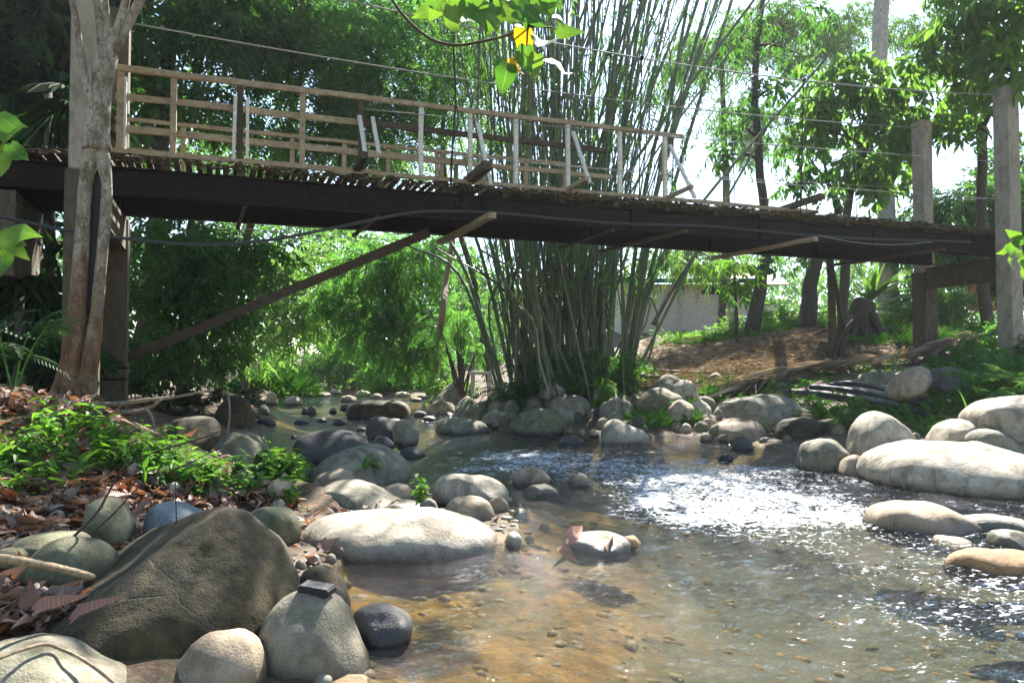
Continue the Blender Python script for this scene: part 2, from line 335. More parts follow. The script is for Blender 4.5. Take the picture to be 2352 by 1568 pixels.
# ground material: golden pebbly bed under the water, brown litter soil on the banks, green moss patches
t = NT('bank_soil'); v = t.tc('World'); g = t.n('ShaderNodeNewGeometry'); sp = t.n('ShaderNodeSeparateXYZ'); t.l(g.outputs['Position'], sp.inputs[0])
n1 = t.noise(v, .7, 5, .6); n2 = t.noise(v, 6, 6, .7); n3 = t.noise(v, 40, 4, .7)
soil = t.mix(t.ramp(n2, [(.35, 0), (.65, 1)]), (.12, .075, .045), (.055, .034, .021)); soil = t.mix(t.ramp(n3, [(.5, 0), (.7, .7)]), soil, (.22, .165, .11))
soil = t.mix(t.ramp(t.noise(v, 1.6, 6, .7, .5), [(.5, 0), (.64, .75)]), soil, (.07, .11, .025))
vw = t.mix(.35, v, t.n('ShaderNodeTexNoise', Scale=3.0).outputs[1], 'ADD'); vb = t.voro(vw, 7, 'SMOOTH_F1', 1); vd = t.voro(vw, 7, 'F1', 0)
bs = t.n('ShaderNodeSeparateColor'); t.l(vb, bs.inputs[0])
bed = t.ramp(bs.outputs[0], [(0, (.10, .052, .011)), (.3, (.28, .15, .026)), (.55, (.15, .09, .022)), (.8, (.42, .235, .048)), (1, (.085, .062, .022))])
bed = t.mix(t.ramp(vd, [(.35, 0), (.75, .7)]), bed, (.08, .05, .02)); bed = t.mix(t.ramp(t.noise(v, 1.7, 5, .65, 1.0), [(.44, 0), (.58, .85)]), bed, (.05, .052, .02)); bed = t.mix(t.ramp(n2, [(.4, 0), (.7, .5)]), bed, (.33, .19, .05))
bed = t.mix(t.mr(t.math('ADD', sp.outputs[2], t.mr(n1, .3, .7, -.06, .06)), -.36, -.2, .88, 0), bed, (.095, .105, .092))  # deep channel bed greyed to paint in the water's dimming and silver sheen
zz = t.math('ADD', sp.outputs[2], t.mr(n2, .3, .7, -.03, .03))
sdv = t.n('ShaderNodeVectorMath', operation='DISTANCE'); t.l(v, sdv.inputs[0]); sdv.inputs[1].default_value = (6.6, 13.2, .8)
soil = t.mix(t.mr(t.math('ADD', sdv.outputs[1], t.mr(n2, .3, .7, -.6, .6)), .9, 1.5, 1, 0), soil, (.38, .32, .24))
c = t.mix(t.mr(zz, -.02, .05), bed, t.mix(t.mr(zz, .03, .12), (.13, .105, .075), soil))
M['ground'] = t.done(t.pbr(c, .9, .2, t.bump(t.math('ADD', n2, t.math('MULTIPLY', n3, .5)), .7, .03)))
xs = np.sinh(np.linspace(-4.3, 4.3, 300)) * 2.4; ys = np.concatenate([np.linspace(-4, 1.5, 20), np.geomspace(1.6, 140, 300)])
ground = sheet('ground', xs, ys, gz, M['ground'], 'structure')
# water: ripples are real waves in the sheet, stronger over the riffles
RIF = [(1.75, 6.0, .8, .75, 1.0), (1.6, 7.4, 1.1, .9, .4), (.1, 9.6, 1.1, 1.3, .6), (2.2, 8.6, 1.3, 1.0, .25), (2.9, 4.0, 1.0, .7, .2), (2.4, 3.3, .8, .5, .1), (-.2, 8.3, .9, .7, .35), (-3.4, 14, 2, 4, .35), (-3.5, 24, 2, 3, .35)]
def rif(x, y):
    a = .55 + .28 * np.clip((x - .6) / 2, -.7, .6)
    for (cx, cy, sx, sy, k) in RIF: a = a + k * np.exp(-((x - cx) / sx) ** 2 - ((y - cy) / sy) ** 2)
    return np.clip(a, 0, 1.15)
WV = []
for i in range(70):
    lam = float(np.exp(RNG.uniform(math.log(.045), math.log(.9)))); ang = RNG.normal(-1.25, .75)
    WV.append((2 * math.pi / lam, math.cos(ang), math.sin(ang), RNG.uniform(0, 6.28), min(lam, .32) * RNG.uniform(.4, 1.0)))
def wz(x, y):
    wx = x + .10 * bumps(x * .9, y * .9, 2, 9); wy = y + .10 * bumps(y * .9 + 3, x * .9, 2, 9); z = 0 * x
    res = np.maximum(y * .006, .012)
    for (k, c, s_, p, am) in WV:
        fade = np.clip(2 * math.pi / k / (res * 3.5) - .5, 0, 1)
        q = np.sin(k * (wx * c + wy * s_) + p); z = z + am * fade * (1 - np.abs(q)) * .0085
    return z * rif(x, y) * 1.6 - .012 * rif(x, y)
yy = np.geomspace(1.3, 48, 620); uu = np.linspace(-1, 1, 640)
WX = uu[None, :] * (yy[:, None] * .78 + .4) ; WY = np.repeat(yy[:, None], 640, 1)
t = NT('stream_water'); v = t.tc('World', (.8, 1.7, 1)); v.node.inputs['Rotation'].default_value = (0, 0, R(22)); v2 = t.tc('World')
g = t.n('ShaderNodeNewGeometry')
nf = t.noise(v, 34, 5, .7, .9); nc = t.noise(v, 7.5, 5, .62, 1.4)
at = t.n('ShaderNodeAttribute', attribute_name='riffle'); rf = at.outputs['Fac']
hh = t.math('ADD', t.math('MULTIPLY', nc, 1.0), t.math('MULTIPLY', nf, t.math('ADD', t.math('MULTIPLY', rf, .42), .1)))
b = t.n('ShaderNodeBump'); b.inputs['Strength'].default_value = 1.0; t.l(t.math('ADD', t.math('MULTIPLY', rf, .048), .004), b.inputs['Distance']); t.l(hh, b.inputs['Height'])
fr = t.n('ShaderNodeFresnel'); fr.inputs['IOR'].default_value = 1.33; t.l(b.outputs[0], fr.inputs['Normal'])
gl = t.n('ShaderNodeBsdfGlossy'); gl.inputs['Roughness'].default_value = .035; t.l(b.outputs[0], gl.inputs['Normal']); gl.inputs[0].default_value = (.95, .97, 1, 1)
tr = t.n('ShaderNodeBsdfTransparent'); tr.inputs[0].default_value = (.80, .79, .62, 1)
mx = t.n('ShaderNodeMixShader'); t.l(fr.outputs[0], mx.inputs[0]); t.l(tr.outputs[0], mx.inputs[1]); t.l(gl.outputs[0], mx.inputs[2])
# white foam flecks on the riffle, doubling as painted sun glitter
fo = t.noise(v, 30, 3, .6, .8); fo2 = t.noise(v2, 2.2, 3, .5)
shr = t.n('ShaderNodeAttribute', attribute_name='wake').outputs['Fac']
thr = t.math('SUBTRACT', t.math('MULTIPLY', rf, .42), t.mr(fo2, .3, .7, .16, .04))
fm = t.math('MAXIMUM', t.mr(t.math('SUBTRACT', fo, t.math('SUBTRACT', .86, thr)), 0, .06, 0, .8), t.mr(t.math('SUBTRACT', fo, t.math('SUBTRACT', .95, t.math('MULTIPLY', shr, .45))), 0, .08, 0, .6))
df = t.n('ShaderNodeBsdfDiffuse'); df.inputs[0].default_value = (.82, .84, .85, 1)
m2 = t.n('ShaderNodeMixShader'); t.l(fm, m2.inputs[0]); t.l(mx.outputs[0], m2.inputs[1]); t.l(df.outputs[0], m2.inputs[2])
M['water'] = t.done(m2.outputs[0])
water = sheet('water', WX, WY, wz, M['water'], 'structure')
a = water.data.attributes.new('riffle', 'FLOAT', 'POINT'); a.data.foreach_set('value', rif(WX, WY).astype(np.float32).ravel())
# ------------------------------------------------------------------ boulders
_ico = {}
def ico(n):
    if n not in _ico:
        bm = bmesh.new(); bmesh.ops.create_icosphere(bm, subdivisions=n, radius=1); bm.verts.ensure_lookup_table()
        _ico[n] = (np.array([v.co[:] for v in bm.verts]), np.array([[v.index for v in f.verts] for f in bm.faces])); bm.free()
    return _ico[n]
def polar(pts, c, n=72):
    pts = np.array(pts, float) - c; out = np.zeros(n)
    for i in range(n):
        a = 2 * math.pi * i / n; dx, dy = math.cos(a), math.sin(a); best = 0
        for p, q in zip(pts, np.roll(pts, -1, 0)):
            e = q - p; den = dx * e[1] - dy * e[0]
            if abs(den) < 1e-12: continue
            tt = (p[0] * e[1] - p[1] * e[0]) / den; s_ = (p[0] * dy - p[1] * dx) / den
            if tt > 0 and -1e-6 <= s_ <= 1 + 1e-6: best = max(best, tt)
        out[i] = best
    for _ in range(4): out = (np.roll(out, 1) + 2 * out + np.roll(out, -1)) / 4
    return out
NR = [0]; INW = []
def rock(label, pts, yw, z0=0.0, mat='rock_grey', thick=None, name='boulder', n=2.1, group='boulders of the stream bed', facets=3, rough=1.0, ext=.35, yc=None, sub=None):
    NR[0] += 1; sd = NR[0] * 13.7; rnd = random.Random(NR[0] * 31 + 5)
    Yf = (H - z0) * F / (yw - HZ); pts = [np.array(p, float) for p in pts]
    wpx = max(p[0] for p in pts) - min(p[0] for p in pts); ymin = min(p[1] for p in pts); ymax = max(p[1] for p in pts)
    hd = thick if thick else .46 * wpx / F * Yf
    Yc = yc if yc else Yf + hd * .78; k = (Yc * (yw - HZ) / (H - z0)) / F   # a little larger than one: how far the middle lies behind the foot
    cx = sum(p[0] for p in pts) / len(pts); mid = (ymin + ymax) / 2
    q = [p + np.array([0, max(0, (p[1] - mid) / max(1, ymax - mid)) * (ymax - ymin) * ext]) for p in pts]
    W = np.array([[v.x, v.z] for v in (P(p[0], p[1], Yc) for p in q)])
    c = np.array([(W[:, 0].max() + W[:, 0].min()) / 2, (W[:, 1].max() * .45 + W[:, 1].min() * .55)])
    rr = polar(W, c); D, Fc = ico(sub or (5 if wpx > 330 else 4 if wpx > 60 else 3))
    th = np.arctan2(D[:, 2], D[:, 0]) % (2 * math.pi); s_ = np.hypot(D[:, 0], D[:, 2]); ay = np.abs(D[:, 1])
    den = (s_ ** n + ay ** n) ** (1 / n); pl = s_ / den; dp = ay / den * np.sign(D[:, 1])
    r = np.interp(th / (2 * math.pi) * 72, np.arange(73), np.append(rr, rr[0]))
    V = np.stack([np.cos(th) * r * pl, dp * hd, np.sin(th) * r * pl], -1)
    if z0 <= .03: INW.append((c[0], Yc, (W[:, 0].max() - W[:, 0].min()) / 2, hd))
    size = max(rr.mean(), hd * .6)
    for _ in range(facets):            # worn flat faces
        a = rnd.uniform(-2.6, -.5); e = rnd.uniform(-.1, .9); nn = np.array([math.cos(a) * math.cos(e), math.sin(a) * math.cos(e), math.sin(e)])
        ext_ = (V @ nn).max(); kk = ext_ * rnd.uniform(.78, .94); ex = np.maximum(V @ nn - kk, 0); V = V - ex[:, None] * nn * .85
    nz = np.array([noise.noise(Vector(tuple(p / size * 1.1 + sd))) * .11 + noise.noise(Vector(tuple(p / size * 3.3 + sd))) * .03 + (noise.noise(Vector(tuple(p / size * 9 + sd))) * .008 if rough else 0) for p in V])
    ln = np.linalg.norm(V, axis=1, keepdims=True) + 1e-9; V = V + V / ln * (nz * size * rough)[:, None]
    loc = np.array([c[0], Yc, c[1]]); b = MB(); b.add(V + loc, Fc)
    o = b.build(name, M[mat], origin=(loc[0], loc[1], (V[:, 2].min() + loc[2])))
    return tag(o, label, 'boulder' if name == 'boulder' else 'stone', group)
B = rock
# --- close to the camera
B('rounded tan boulder at the water edge carrying a small black slab', [(598, 1480), (610, 1430), (640, 1390), (690, 1362), (755, 1362), (785, 1385), (808, 1430), (832, 1475), (848, 1515), (838, 1545), (800, 1562), (700, 1572), (620, 1562)], 1566, 0, 'rock_grey', .22, n=2.3, facets=1)
B('brown rounded stone cut off by the bottom edge beside the tan boulder', [(383, 1575), (400, 1530), (440, 1480), (490, 1450), (545, 1448), (580, 1470), (605, 1510), (612, 1560), (600, 1610), (400, 1620)], 1625, 0, 'rock_tan', .18, facets=1)
B('pale smooth rock in the bottom corner below the dark wedge boulder', [(-90, 1520), (-40, 1484), (50, 1474), (120, 1490), (190, 1520), (250, 1550), (300, 1600), (280, 1680), (0, 1720), (-90, 1640)], 1640, .12, 'rock_grey', .3, facets=0)
B('smooth dark half-sunk stone behind the black slab', [(685, 1340), (700, 1308), (730, 1298), (765, 1310), (790, 1345), (802, 1375), (790, 1400), (700, 1405)], 1395, 0, 'rock_olive', .14)
B('brown stone standing alone in the shallow golden water', [(808, 1420), (830, 1395), (870, 1388), (910, 1392), (945, 1420), (950, 1450), (925, 1472), (880, 1480), (840, 1470)], 1482, 0, 'rock_dark', .13)
B('angular greenish rock under the dry bamboo stick', [(55, 1340), (80, 1285), (130, 1235), (170, 1228), (215, 1245), (262, 1282), (250, 1320), (190, 1360), (100, 1365)], 1360, .2, 'rock_moss', .2)
B('pale striped rock behind the angular greenish one', [(15, 1285), (45, 1235), (110, 1222), (190, 1230), (210, 1265), (150, 1300), (30, 1300)], 1310, .24, 'rock_moss', .2, yc=3.6)
B('blue-grey speckled rock behind the dark wedge boulder', [(338, 1200), (348, 1160), (385, 1147), (420, 1160), (450, 1175), (472, 1200), (430, 1225), (345, 1225)], 1222, .22, 'rock_blue', .16, yc=4.15)
B('olive stone half buried in the brown leaf litter', [(188, 1210), (200, 1160), (240, 1137), (272, 1150), (300, 1195), (292, 1225)], 1225, .28, 'rock_moss', .16, yc=3.95)
B('squat mossy rock between the wedge boulder and the leaf litter', [(565, 1185), (600, 1160), (650, 1165), (682, 1182), (688, 1222), (660, 1245), (610, 1230)], 1245, .1, 'rock_moss', .16, yc=4.55)
B('small round stone by the stick in the corner litter', [(-10, 1270), (5, 1258), (40, 1262), (52, 1275), (50, 1292), (0, 1296)], 1300, .3, 'rock_moss', .08, name='stone')
B('long cream boulder with a dark wet crack by the pool', [(663, 1255), (690, 1215), (740, 1190), (820, 1182), (920, 1170), (1000, 1172), (1060, 1185), (1110, 1205), (1150, 1235), (1170, 1252), (1140, 1264), (1060, 1272), (940, 1281), (830, 1283), (740, 1268), (690, 1260)], 1283, 0, 'rock_pale', .46, n=2.15, facets=1)
B('flat grey slab boulder behind the long cream boulder', [(688, 1160), (730, 1117), (790, 1108), (850, 1115), (900, 1138), (960, 1160), (1050, 1178), (1000, 1200), (720, 1205)], 1210, .06, 'rock_grey', .45, yc=6.0)
B('cream egg-shaped boulder with a dark stain on its end', [(990, 1132), (1008, 1095), (1050, 1085), (1110, 1090), (1150, 1105), (1174, 1130), (1160, 1150), (1100, 1160), (1030, 1155), (995, 1150)], 1162, 0, 'rock_pale', .26)
B('pinkish cream boulder in front of the stained egg-shaped one', [(1013, 1175), (1040, 1144), (1080, 1138), (1120, 1150), (1142, 1185), (1120, 1203), (1060, 1200), (1020, 1190)], 1205, 0, 'rock_tan', .2)
B('small pinkish stone touching the pinkish cream boulder', [(1118, 1165), (1128, 1145), (1150, 1140), (1168, 1155), (1168, 1175), (1140, 1184)], 1184, 0, 'rock_tan', .09, name='stone')
B('tan domed stone alone beside the riffle', [(1175, 1098), (1185, 1080), (1215, 1072), (1245, 1076), (1264, 1095), (1262, 1108), (1220, 1114), (1180, 1110)], 1116, 0, 'rock_tan', .2)
B('small grey stone alone in midstream', [(1300, 1105), (1308, 1092), (1330, 1086), (1350, 1092), (1358, 1107), (1345, 1116), (1310, 1116)], 1118, 0, 'rock_tan', .12, name='stone')
B('broken flat stones at the riffle edge below the domed stone', [(1195, 1132), (1215, 1116), (1255, 1110), (1275, 1122), (1292, 1132), (1260, 1140), (1210, 1140)], 1140, 0, 'rock_grey', .14, name='stone')
B('leaf-covered pinkish stone in the middle of the stream', [(1285, 1264), (1302, 1236), (1350, 1222), (1410, 1226), (1450, 1240), (1462, 1258), (1420, 1272), (1330, 1274)], 1274, 0, 'rock_grey', .24)
B('rounded brown stone on the tip of the leaf-covered stone', [(1425, 1250), (1438, 1232), (1460, 1228), (1472, 1245), (1465, 1262), (1435, 1264)], 1262, 0, 'rock_rust', .07, name='stone')
B('small cream stone off the tip of the long cream boulder', [(1156, 1245), (1168, 1224), (1185, 1220), (1200, 1235), (1198, 1252), (1170, 1256)], 1256, 0, 'rock_pale', .08, name='stone')
B('tan stone with a leaf shadow behind the flat slab', [(868, 1140), (885, 1118), (915, 1108), (940, 1115), (950, 1132), (930, 1150), (890, 1156)], 1156, .05, 'rock_tan', .18)
B('olive boulder striped by the shadow of the bridge railing', [(716, 1095), (740, 1060), (790, 1034), (840, 1024), (890, 1030), (928, 1048), (943, 1075), (936, 1100), (900, 1112), (800, 1122), (730, 1112)], 1118, .02, 'rock_grey', .55, n=2.5)
B('cracked tan rock leaning on the striped olive boulder', [(715, 1110), (735, 1088), (775, 1076), (805, 1085), (815, 1105), (790, 1122), (730, 1122)], 1126, .08, 'rock_tan', .25)
B('domed boulder with barred light beneath the bank weeds', [(460, 1060), (480, 1015), (520, 995), (570, 988), (605, 1010), (627, 1055), (612, 1095), (540, 1115), (475, 1100)], 1116, .1, 'rock_moss', .4)
B('broad dark grey boulder lying across the inner channel', [(675, 1030), (690, 1000), (740, 984), (790, 988), (838, 1003), (842, 1028), (790, 1052), (715, 1057)], 1058, 0, 'rock_dark', .6, n=2.5)
B('round grey boulder under the railing shadow beside its paler twin', [(838, 988), (850, 962), (880, 954), (910, 965), (931, 990), (922, 1010), (860, 1008)], 1010, 0, 'rock_dark', .35)
B('paler grey boulder leaning behind the round grey one', [(903, 975), (920, 959), (945, 965), (963, 985), (960, 1010), (930, 1022), (905, 1010)], 1022, 0, 'rock_grey', .3)
B('small dark stone wedged in front of the two grey boulders', [(855, 1018), (868, 1001), (885, 1000), (905, 1018), (902, 1032), (862, 1032)], 1034, 0, 'rock_dark', .18, name='stone')
B('flat dark wet stone at the foot of the grey boulders', [(918, 1038), (935, 1026), (965, 1030), (982, 1044), (950, 1052), (922, 1050)], 1052, 0, 'rock_dark', .2, name='stone')
B('flat-topped green boulder across the far channel', [(797, 945), (804, 927), (850, 921), (920, 921), (942, 933), (941, 955), (880, 962), (808, 960)], 963, 0, 'rock_olive', .6, n=3)
B('big dark boulder at the edge of the shaded bank', [(500, 990), (503, 940), (530, 905), (560, 915), (580, 945), (580, 980), (545, 995)], 996, 0, 'rock_olive', .5)
B('dark hollowed boulder below the fallen branches', [(385, 1015), (398, 970), (445, 955), (490, 963), (503, 1000), (470, 1045), (405, 1050)], 1052, .12, 'rock_olive', .45)
B('sunlit tan boulder at the bend of the stream', [(566, 925), (578, 902), (605, 893), (630, 905), (637, 922), (600, 930)], 930, 0, 'rock_tan', .6)
B('white sunlit stone in the bend beside the tan one', [(648, 927), (660, 912), (680, 907), (697, 925), (670, 931)], 930, 0, 'rock_pale', .4)
far = [(703, 903, 40, 14), (745, 905, 34, 10), (800, 915, 44, 16), (835, 903, 40, 14), (865, 909, 30, 12), (900, 895, 34, 20), (925, 905, 40, 12), (950, 900, 34, 14), (975, 910, 40, 12), (1000, 905, 30, 14), (680, 898, 26, 10), (725, 897, 30, 10), (770, 899, 30, 12), (995, 920, 36, 10), (955, 917, 36, 10)]
for i, (x, y, w, h) in enumerate(far):
    B('pale sunlit stone in the far row across the stream bend', [(x - w / 2, y + h * .3), (x - w * .35, y - h * .3), (x, y - h / 2), (x + w * .35, y - h * .25), (x + w / 2, y + h * .3), (x, y + h / 2)], y + h / 2, 0, ('rock_pale', 'rock_tan', 'rock_grey')[i % 3], name='stone', group='pale stones across the stream bend')
sm = [(701, 942, 20, 16), (716, 940, 22, 24), (765, 942, 20, 14), (792, 935, 26, 14), (692, 968, 40, 12), (738, 964, 28, 10), (780, 968, 40, 16), (610, 968, 52, 20), (585, 955, 40, 20), (605, 940, 30, 24), (905, 965, 40, 10), (985, 960, 36, 12), (965, 950, 36, 14), (830, 985, 26, 10), (675, 1003, 18, 8)]
for i, (x, y, w, h) in enumerate(sm):
    B('small dark wet stone breaking the surface of the inner channel', [(x - w / 2, y + h * .3), (x - w * .3, y - h * .35), (x, y - h / 2), (x + w * .35, y - h * .2), (x + w / 2, y + h * .3), (x, y + h / 2)], y + h / 2, 0, 'rock_dark', name='stone', group='dark stones in the inner channel')
# --- far bank
B('long low grey boulder with a waterline across from the striped one', [(997, 978), (1008, 960), (1060, 958), (1110, 970), (1132, 988), (1085, 997), (1005, 994)], 997, 0, 'rock_grey', .6)
B('green flat boulder at the foot of the bamboo bank', [(1045, 958), (1078, 932), (1115, 920), (1148, 930), (1162, 955), (1100, 965)], 968, .08, 'rock_moss', .5)
B('mossy humped boulder beside the green flat one', [(1132, 950), (1150, 930), (1175, 918), (1195, 930), (1192, 955), (1150, 962)], 962, .15, 'rock_moss', .4)
B('wide pointed pale boulder beneath the bamboo', [(1168, 972), (1190, 947), (1240, 936), (1280, 950), (1312, 972), (1313, 992), (1250, 998), (1180, 988)], 998, 0, 'rock_moss', .6)
B('squarish brown boulder standing behind the pointed one', [(1295, 945), (1298, 910), (1330, 908), (1352, 918), (1360, 945), (1330, 955)], 958, .22, 'rock_grey', .45)
B('small cream cobble between the brown boulder and the weeds', [(1335, 960), (1345, 942), (1370, 938), (1382, 955), (1375, 972), (1345, 972)], 974, .1, 'rock_grey', .3)
B('slanting grey boulder with weeds at its foot', [(1398, 938), (1410, 913), (1435, 910), (1475, 930), (1495, 948), (1450, 955), (1405, 950)], 956, .24, 'rock_grey', .5)
B('large greenish dome in the middle of the far bank', [(1452, 925), (1488, 895), (1518, 888), (1560, 905), (1583, 926), (1545, 945), (1480, 945)], 948, .36, 'rock_moss', .6)
B('pale cobble left of the slanting grey boulder', [(1362, 928), (1372, 911), (1390, 908), (1402, 922), (1395, 936), (1368, 936)], 938, .3, 'rock_grey', .3)
B('saddle-shaped cream boulder with a dark waterline', [(1376, 1008), (1390, 972), (1415, 962), (1448, 978), (1482, 988), (1498, 1010), (1480, 1021), (1385, 1021)], 1022, 0, 'rock_pale', .5)
B('low dark wet stone in front of the far bank', [(1278, 1016), (1295, 1002), (1320, 999), (1342, 1010), (1335, 1022), (1285, 1022)], 1022, 0, 'rock_dark', .25, name='stone')
B('round olive cobble in the sunny weeds', [(1510, 962), (1520, 940), (1540, 937), (1560, 950), (1563, 972), (1530, 978)], 980, .12, 'rock_moss', .4)
B('grey boulder touching the dry bamboo poles', [(1386, 900), (1398, 880), (1415, 875), (1438, 888), (1440, 906), (1405, 910)], 912, .5, 'rock_grey', .4)
B('dark boulder in the shade next to the bamboo poles', [(1328, 903), (1345, 884), (1370, 880), (1386, 895), (1380, 908), (1340, 910)], 912, .5, 'rock_dark', .4)
B('flat brown stone behind the saddle boulder', [(1500, 990), (1525, 974), (1560, 974), (1585, 990), (1560, 998), (1510, 998)], 998, .03, 'rock_grey', .35)
B('long thin dark stone at the water beside the saddle boulder', [(1503, 1006), (1520, 998), (1565, 998), (1578, 1006), (1560, 1012), (1510, 1012)], 1012, 0, 'rock_dark', .25, name='stone')
B('flat grey stone with its foot in the sunlit shallows', [(1575, 1000), (1595, 985), (1625, 987), (1645, 1000), (1610, 1008)], 1008, 0, 'rock_grey', .35, name='stone')
B('great grey slab at the head of the sunny weeds', [(1608, 970), (1655, 932), (1700, 911), (1750, 905), (1810, 914), (1842, 935), (1832, 965), (1700, 985)], 985, .14, 'rock_grey', .8)
B('cream dome at the water below the great grey slab', [(1636, 1010), (1650, 975), (1690, 960), (1738, 967), (1763, 1000), (1756, 1020), (1660, 1018)], 1019, 0, 'rock_tan', .5)
B('small dark pointed stone in front of the cream dome', [(1676, 1030), (1690, 1006), (1710, 1001), (1728, 1020), (1731, 1036)], 1037, 0, 'rock_dark', .16, name='stone')
B('heavy olive boulder with a shaded face above the shallows', [(1779, 1005), (1785, 975), (1820, 960), (1860, 960), (1900, 978), (1912, 996), (1850, 1018), (1795, 1024)], 1026, 0, 'rock_olive', .55)
B('tan cobble resting on the heavy olive boulder', [(1766, 965), (1772, 945), (1795, 942), (1812, 955), (1800, 970)], 984, .1, 'rock_grey', .3)
B('pale broken boulder with a dark cleft at the water', [(1829, 1065), (1850, 1020), (1880, 1005), (1915, 1014), (1950, 1040), (1956, 1068), (1930, 1082), (1870, 1085)], 1086, 0, 'rock_grey', .38, facets=3)
B('white pointed boulder perched above the largest one', [(1952, 1025), (1965, 980), (1998, 949), (2025, 944), (2060, 970), (2093, 1005), (2082, 1035), (2040, 1050), (1985, 1058)], 1066, .12, 'rock_pale', .45)
B('small tan stone squeezed between the cleft and the largest boulder', [(1925, 1080), (1945, 1050), (1970, 1042), (1986, 1060), (1986, 1095), (1940, 1093)], 1096, 0, 'rock_tan', .2)
B('largest white sunlit boulder filling the stream edge', [(1976, 1095), (1995, 1050), (2040, 1025), (2100, 1014), (2160, 1016), (2250, 1018), (2320, 1033), (2400, 1058), (2460, 1090), (2470, 1140), (2300, 1138), (2150, 1136), (2080, 1126), (2040, 1112), (1985, 1104)], 1138, 0, 'rock_pale', 1.05, n=2.0, facets=0)
B('white boulder cut by the frame above the largest one', [(2225, 950), (2270, 922), (2340, 906), (2430, 905), (2440, 1010), (2260, 1012)], 1015, .4, 'rock_pale', .6)
B('pale lichened boulder behind the crest of the largest one', [(2140, 1010), (2165, 978), (2205, 960), (2240, 975), (2258, 1010), (2200, 1022)], 1030, .3, 'rock_pale', .4)
B('grey lichen-spotted rock under the white flowers', [(2222, 1012), (2245, 985), (2290, 980), (2325, 1010), (2345, 1035), (2280, 1045)], 1052, .25, 'rock_grey', .3)
B('smooth tan boulder washed by the stream below the largest one', [(1993, 1205), (2010, 1170), (2060, 1155), (2110, 1154), (2180, 1168), (2245, 1195), (2235, 1218), (2120, 1232), (2020, 1225)], 1232, 0, 'rock_tan', .38)
B('low wet stone trailing off the smooth tan boulder', [(2195, 1212), (2230, 1188), (2300, 1184), (2380, 1200), (2390, 1222), (2250, 1230)], 1232, 0, 'rock_grey', .28)
B('small grey stone at the frame edge above the rust-coloured rock', [(2273, 1250), (2285, 1220), (2320, 1214), (2360, 1225), (2365, 1255), (2300, 1263)], 1263, 0, 'rock_grey', .14)
B('rust-coloured flat rock awash at the frame edge', [(2160, 1310), (2190, 1275), (2250, 1263), (2340, 1265), (2420, 1285), (2420, 1322), (2250, 1326)], 1322, 0, 'rock_rust', .22)
B('olive rock just under the surface above the rust-coloured one', [(2130, 1255), (2160, 1232), (2210, 1235), (2255, 1258), (2190, 1268)], 1262, -.02, 'rock_rust', .18)
B('tiny dark stone in the current off the pointed dark stone', [(1646, 1058), (1655, 1045), (1675, 1042), (1688, 1054), (1670, 1062)], 1062, 0, 'rock_olive', .1, name='stone')
B('grey dome behind the black pipes', [(1854, 890), (1868, 865), (1900, 856), (1935, 868), (1945, 888), (1900, 900)], 902, .62, 'rock_grey', .4)
B('curled grey boulder by the foot of the bridge pier', [(1968, 880), (1975, 860), (2010, 850), (2050, 855), (2065, 875), (2020, 890)], 892, .75, 'rock_grey', .4)
B('brown boulder against the bridge pier footing', [(2042, 893), (2060, 865), (2090, 845), (2125, 842), (2130, 870), (2100, 895), (2060, 902)], 904, .75, 'rock_tan', .4)
B('shaded boulder beneath the bridge pier', [(2130, 880), (2142, 848), (2180, 842), (2215, 855), (2220, 885), (2160, 895)], 900, .75, 'rock_dark', .4)
# wedge boulder in front: flat tilted top and a steep mossy face
def hull_rock(label, pts, mat, vox, name='boulder', seed=1):
    bm = bmesh.new()
    for p in pts: bm.verts.new(p)
    bmesh.ops.convex_hull(bm, input=bm.verts); me = bpy.data.meshes.new('tmp'); bm.to_mesh(me); bm.free()
    o = bpy.data.objects.new('tmp', me); COL.objects.link(o)
    m = o.modifiers.new('r', 'REMESH'); m.mode = 'VOXEL'; m.voxel_size = vox; m = o.modifiers.new('s', 'SMOOTH'); m.iterations = 3; m.factor = .5
    bpy.context.view_layer.update(); e = o.evaluated_get(bpy.context.evaluated_depsgraph_get()).to_mesh()
    V = np.array([v.co[:] for v in e.vertices]); N = np.array([v.normal[:] for v in e.vertices]); Fc = [tuple(p.vertices) for p in e.polygons]
    bpy.data.objects.remove(o)
    d = np.array([noise.noise(Vector(tuple(p * 3.5 + seed))) * .02 + noise.noise(Vector(tuple(p * 10))) * .007 + noise.noise(Vector(tuple(p * 30))) * .004 for p in V])
    V = V + N * d[:, None]; b = MB(); q4 = np.array([f for f in Fc if len(f) == 4]); b.add(V, q4)
    c = V.mean(0); return tag(b.build(name, M[mat], origin=(c[0], c[1], V[:, 2].min())), label, 'boulder', 'boulders of the stream bed')
W_ = [P(70, 1480, 2.66), P(225, 1372, 2.86), P(330, 1290, 2.98), P(450, 1207, 3.08), P(530, 1160, 3.16), P(575, 1168, 3.22), P(640, 1230, 3.28), P(690, 1325, 3.3), P(690, 1345, 3.3), P(670, 1390, 3.22),
      P(130, 1400, 3.2), P(250, 1292, 3.5), P(340, 1216, 3.7), P(420, 1196, 3.75), P(500, 1180, 3.75), P(640, 1240, 3.6),
      P(600, 1620, 2.92), P(420, 1680, 2.72), P(130, 1680, 2.5), P(50, 1560, 2.52), P(560, 1250, 3.1), P(600, 1480, 2.98), P(640, 1560, 3.3), P(420, 1410, 2.78), P(570, 1330, 3.0), P(300, 1450, 2.66), P(620, 1430, 3.02), P(500, 1490, 2.78), P(200, 1560, 3.4), P(620, 1500, 3.6), P(300, 1480, 3.7)]
hull_rock('big dark mossy wedge boulder with a sharp sunlit ridge', W_, 'rock_olive', .022)
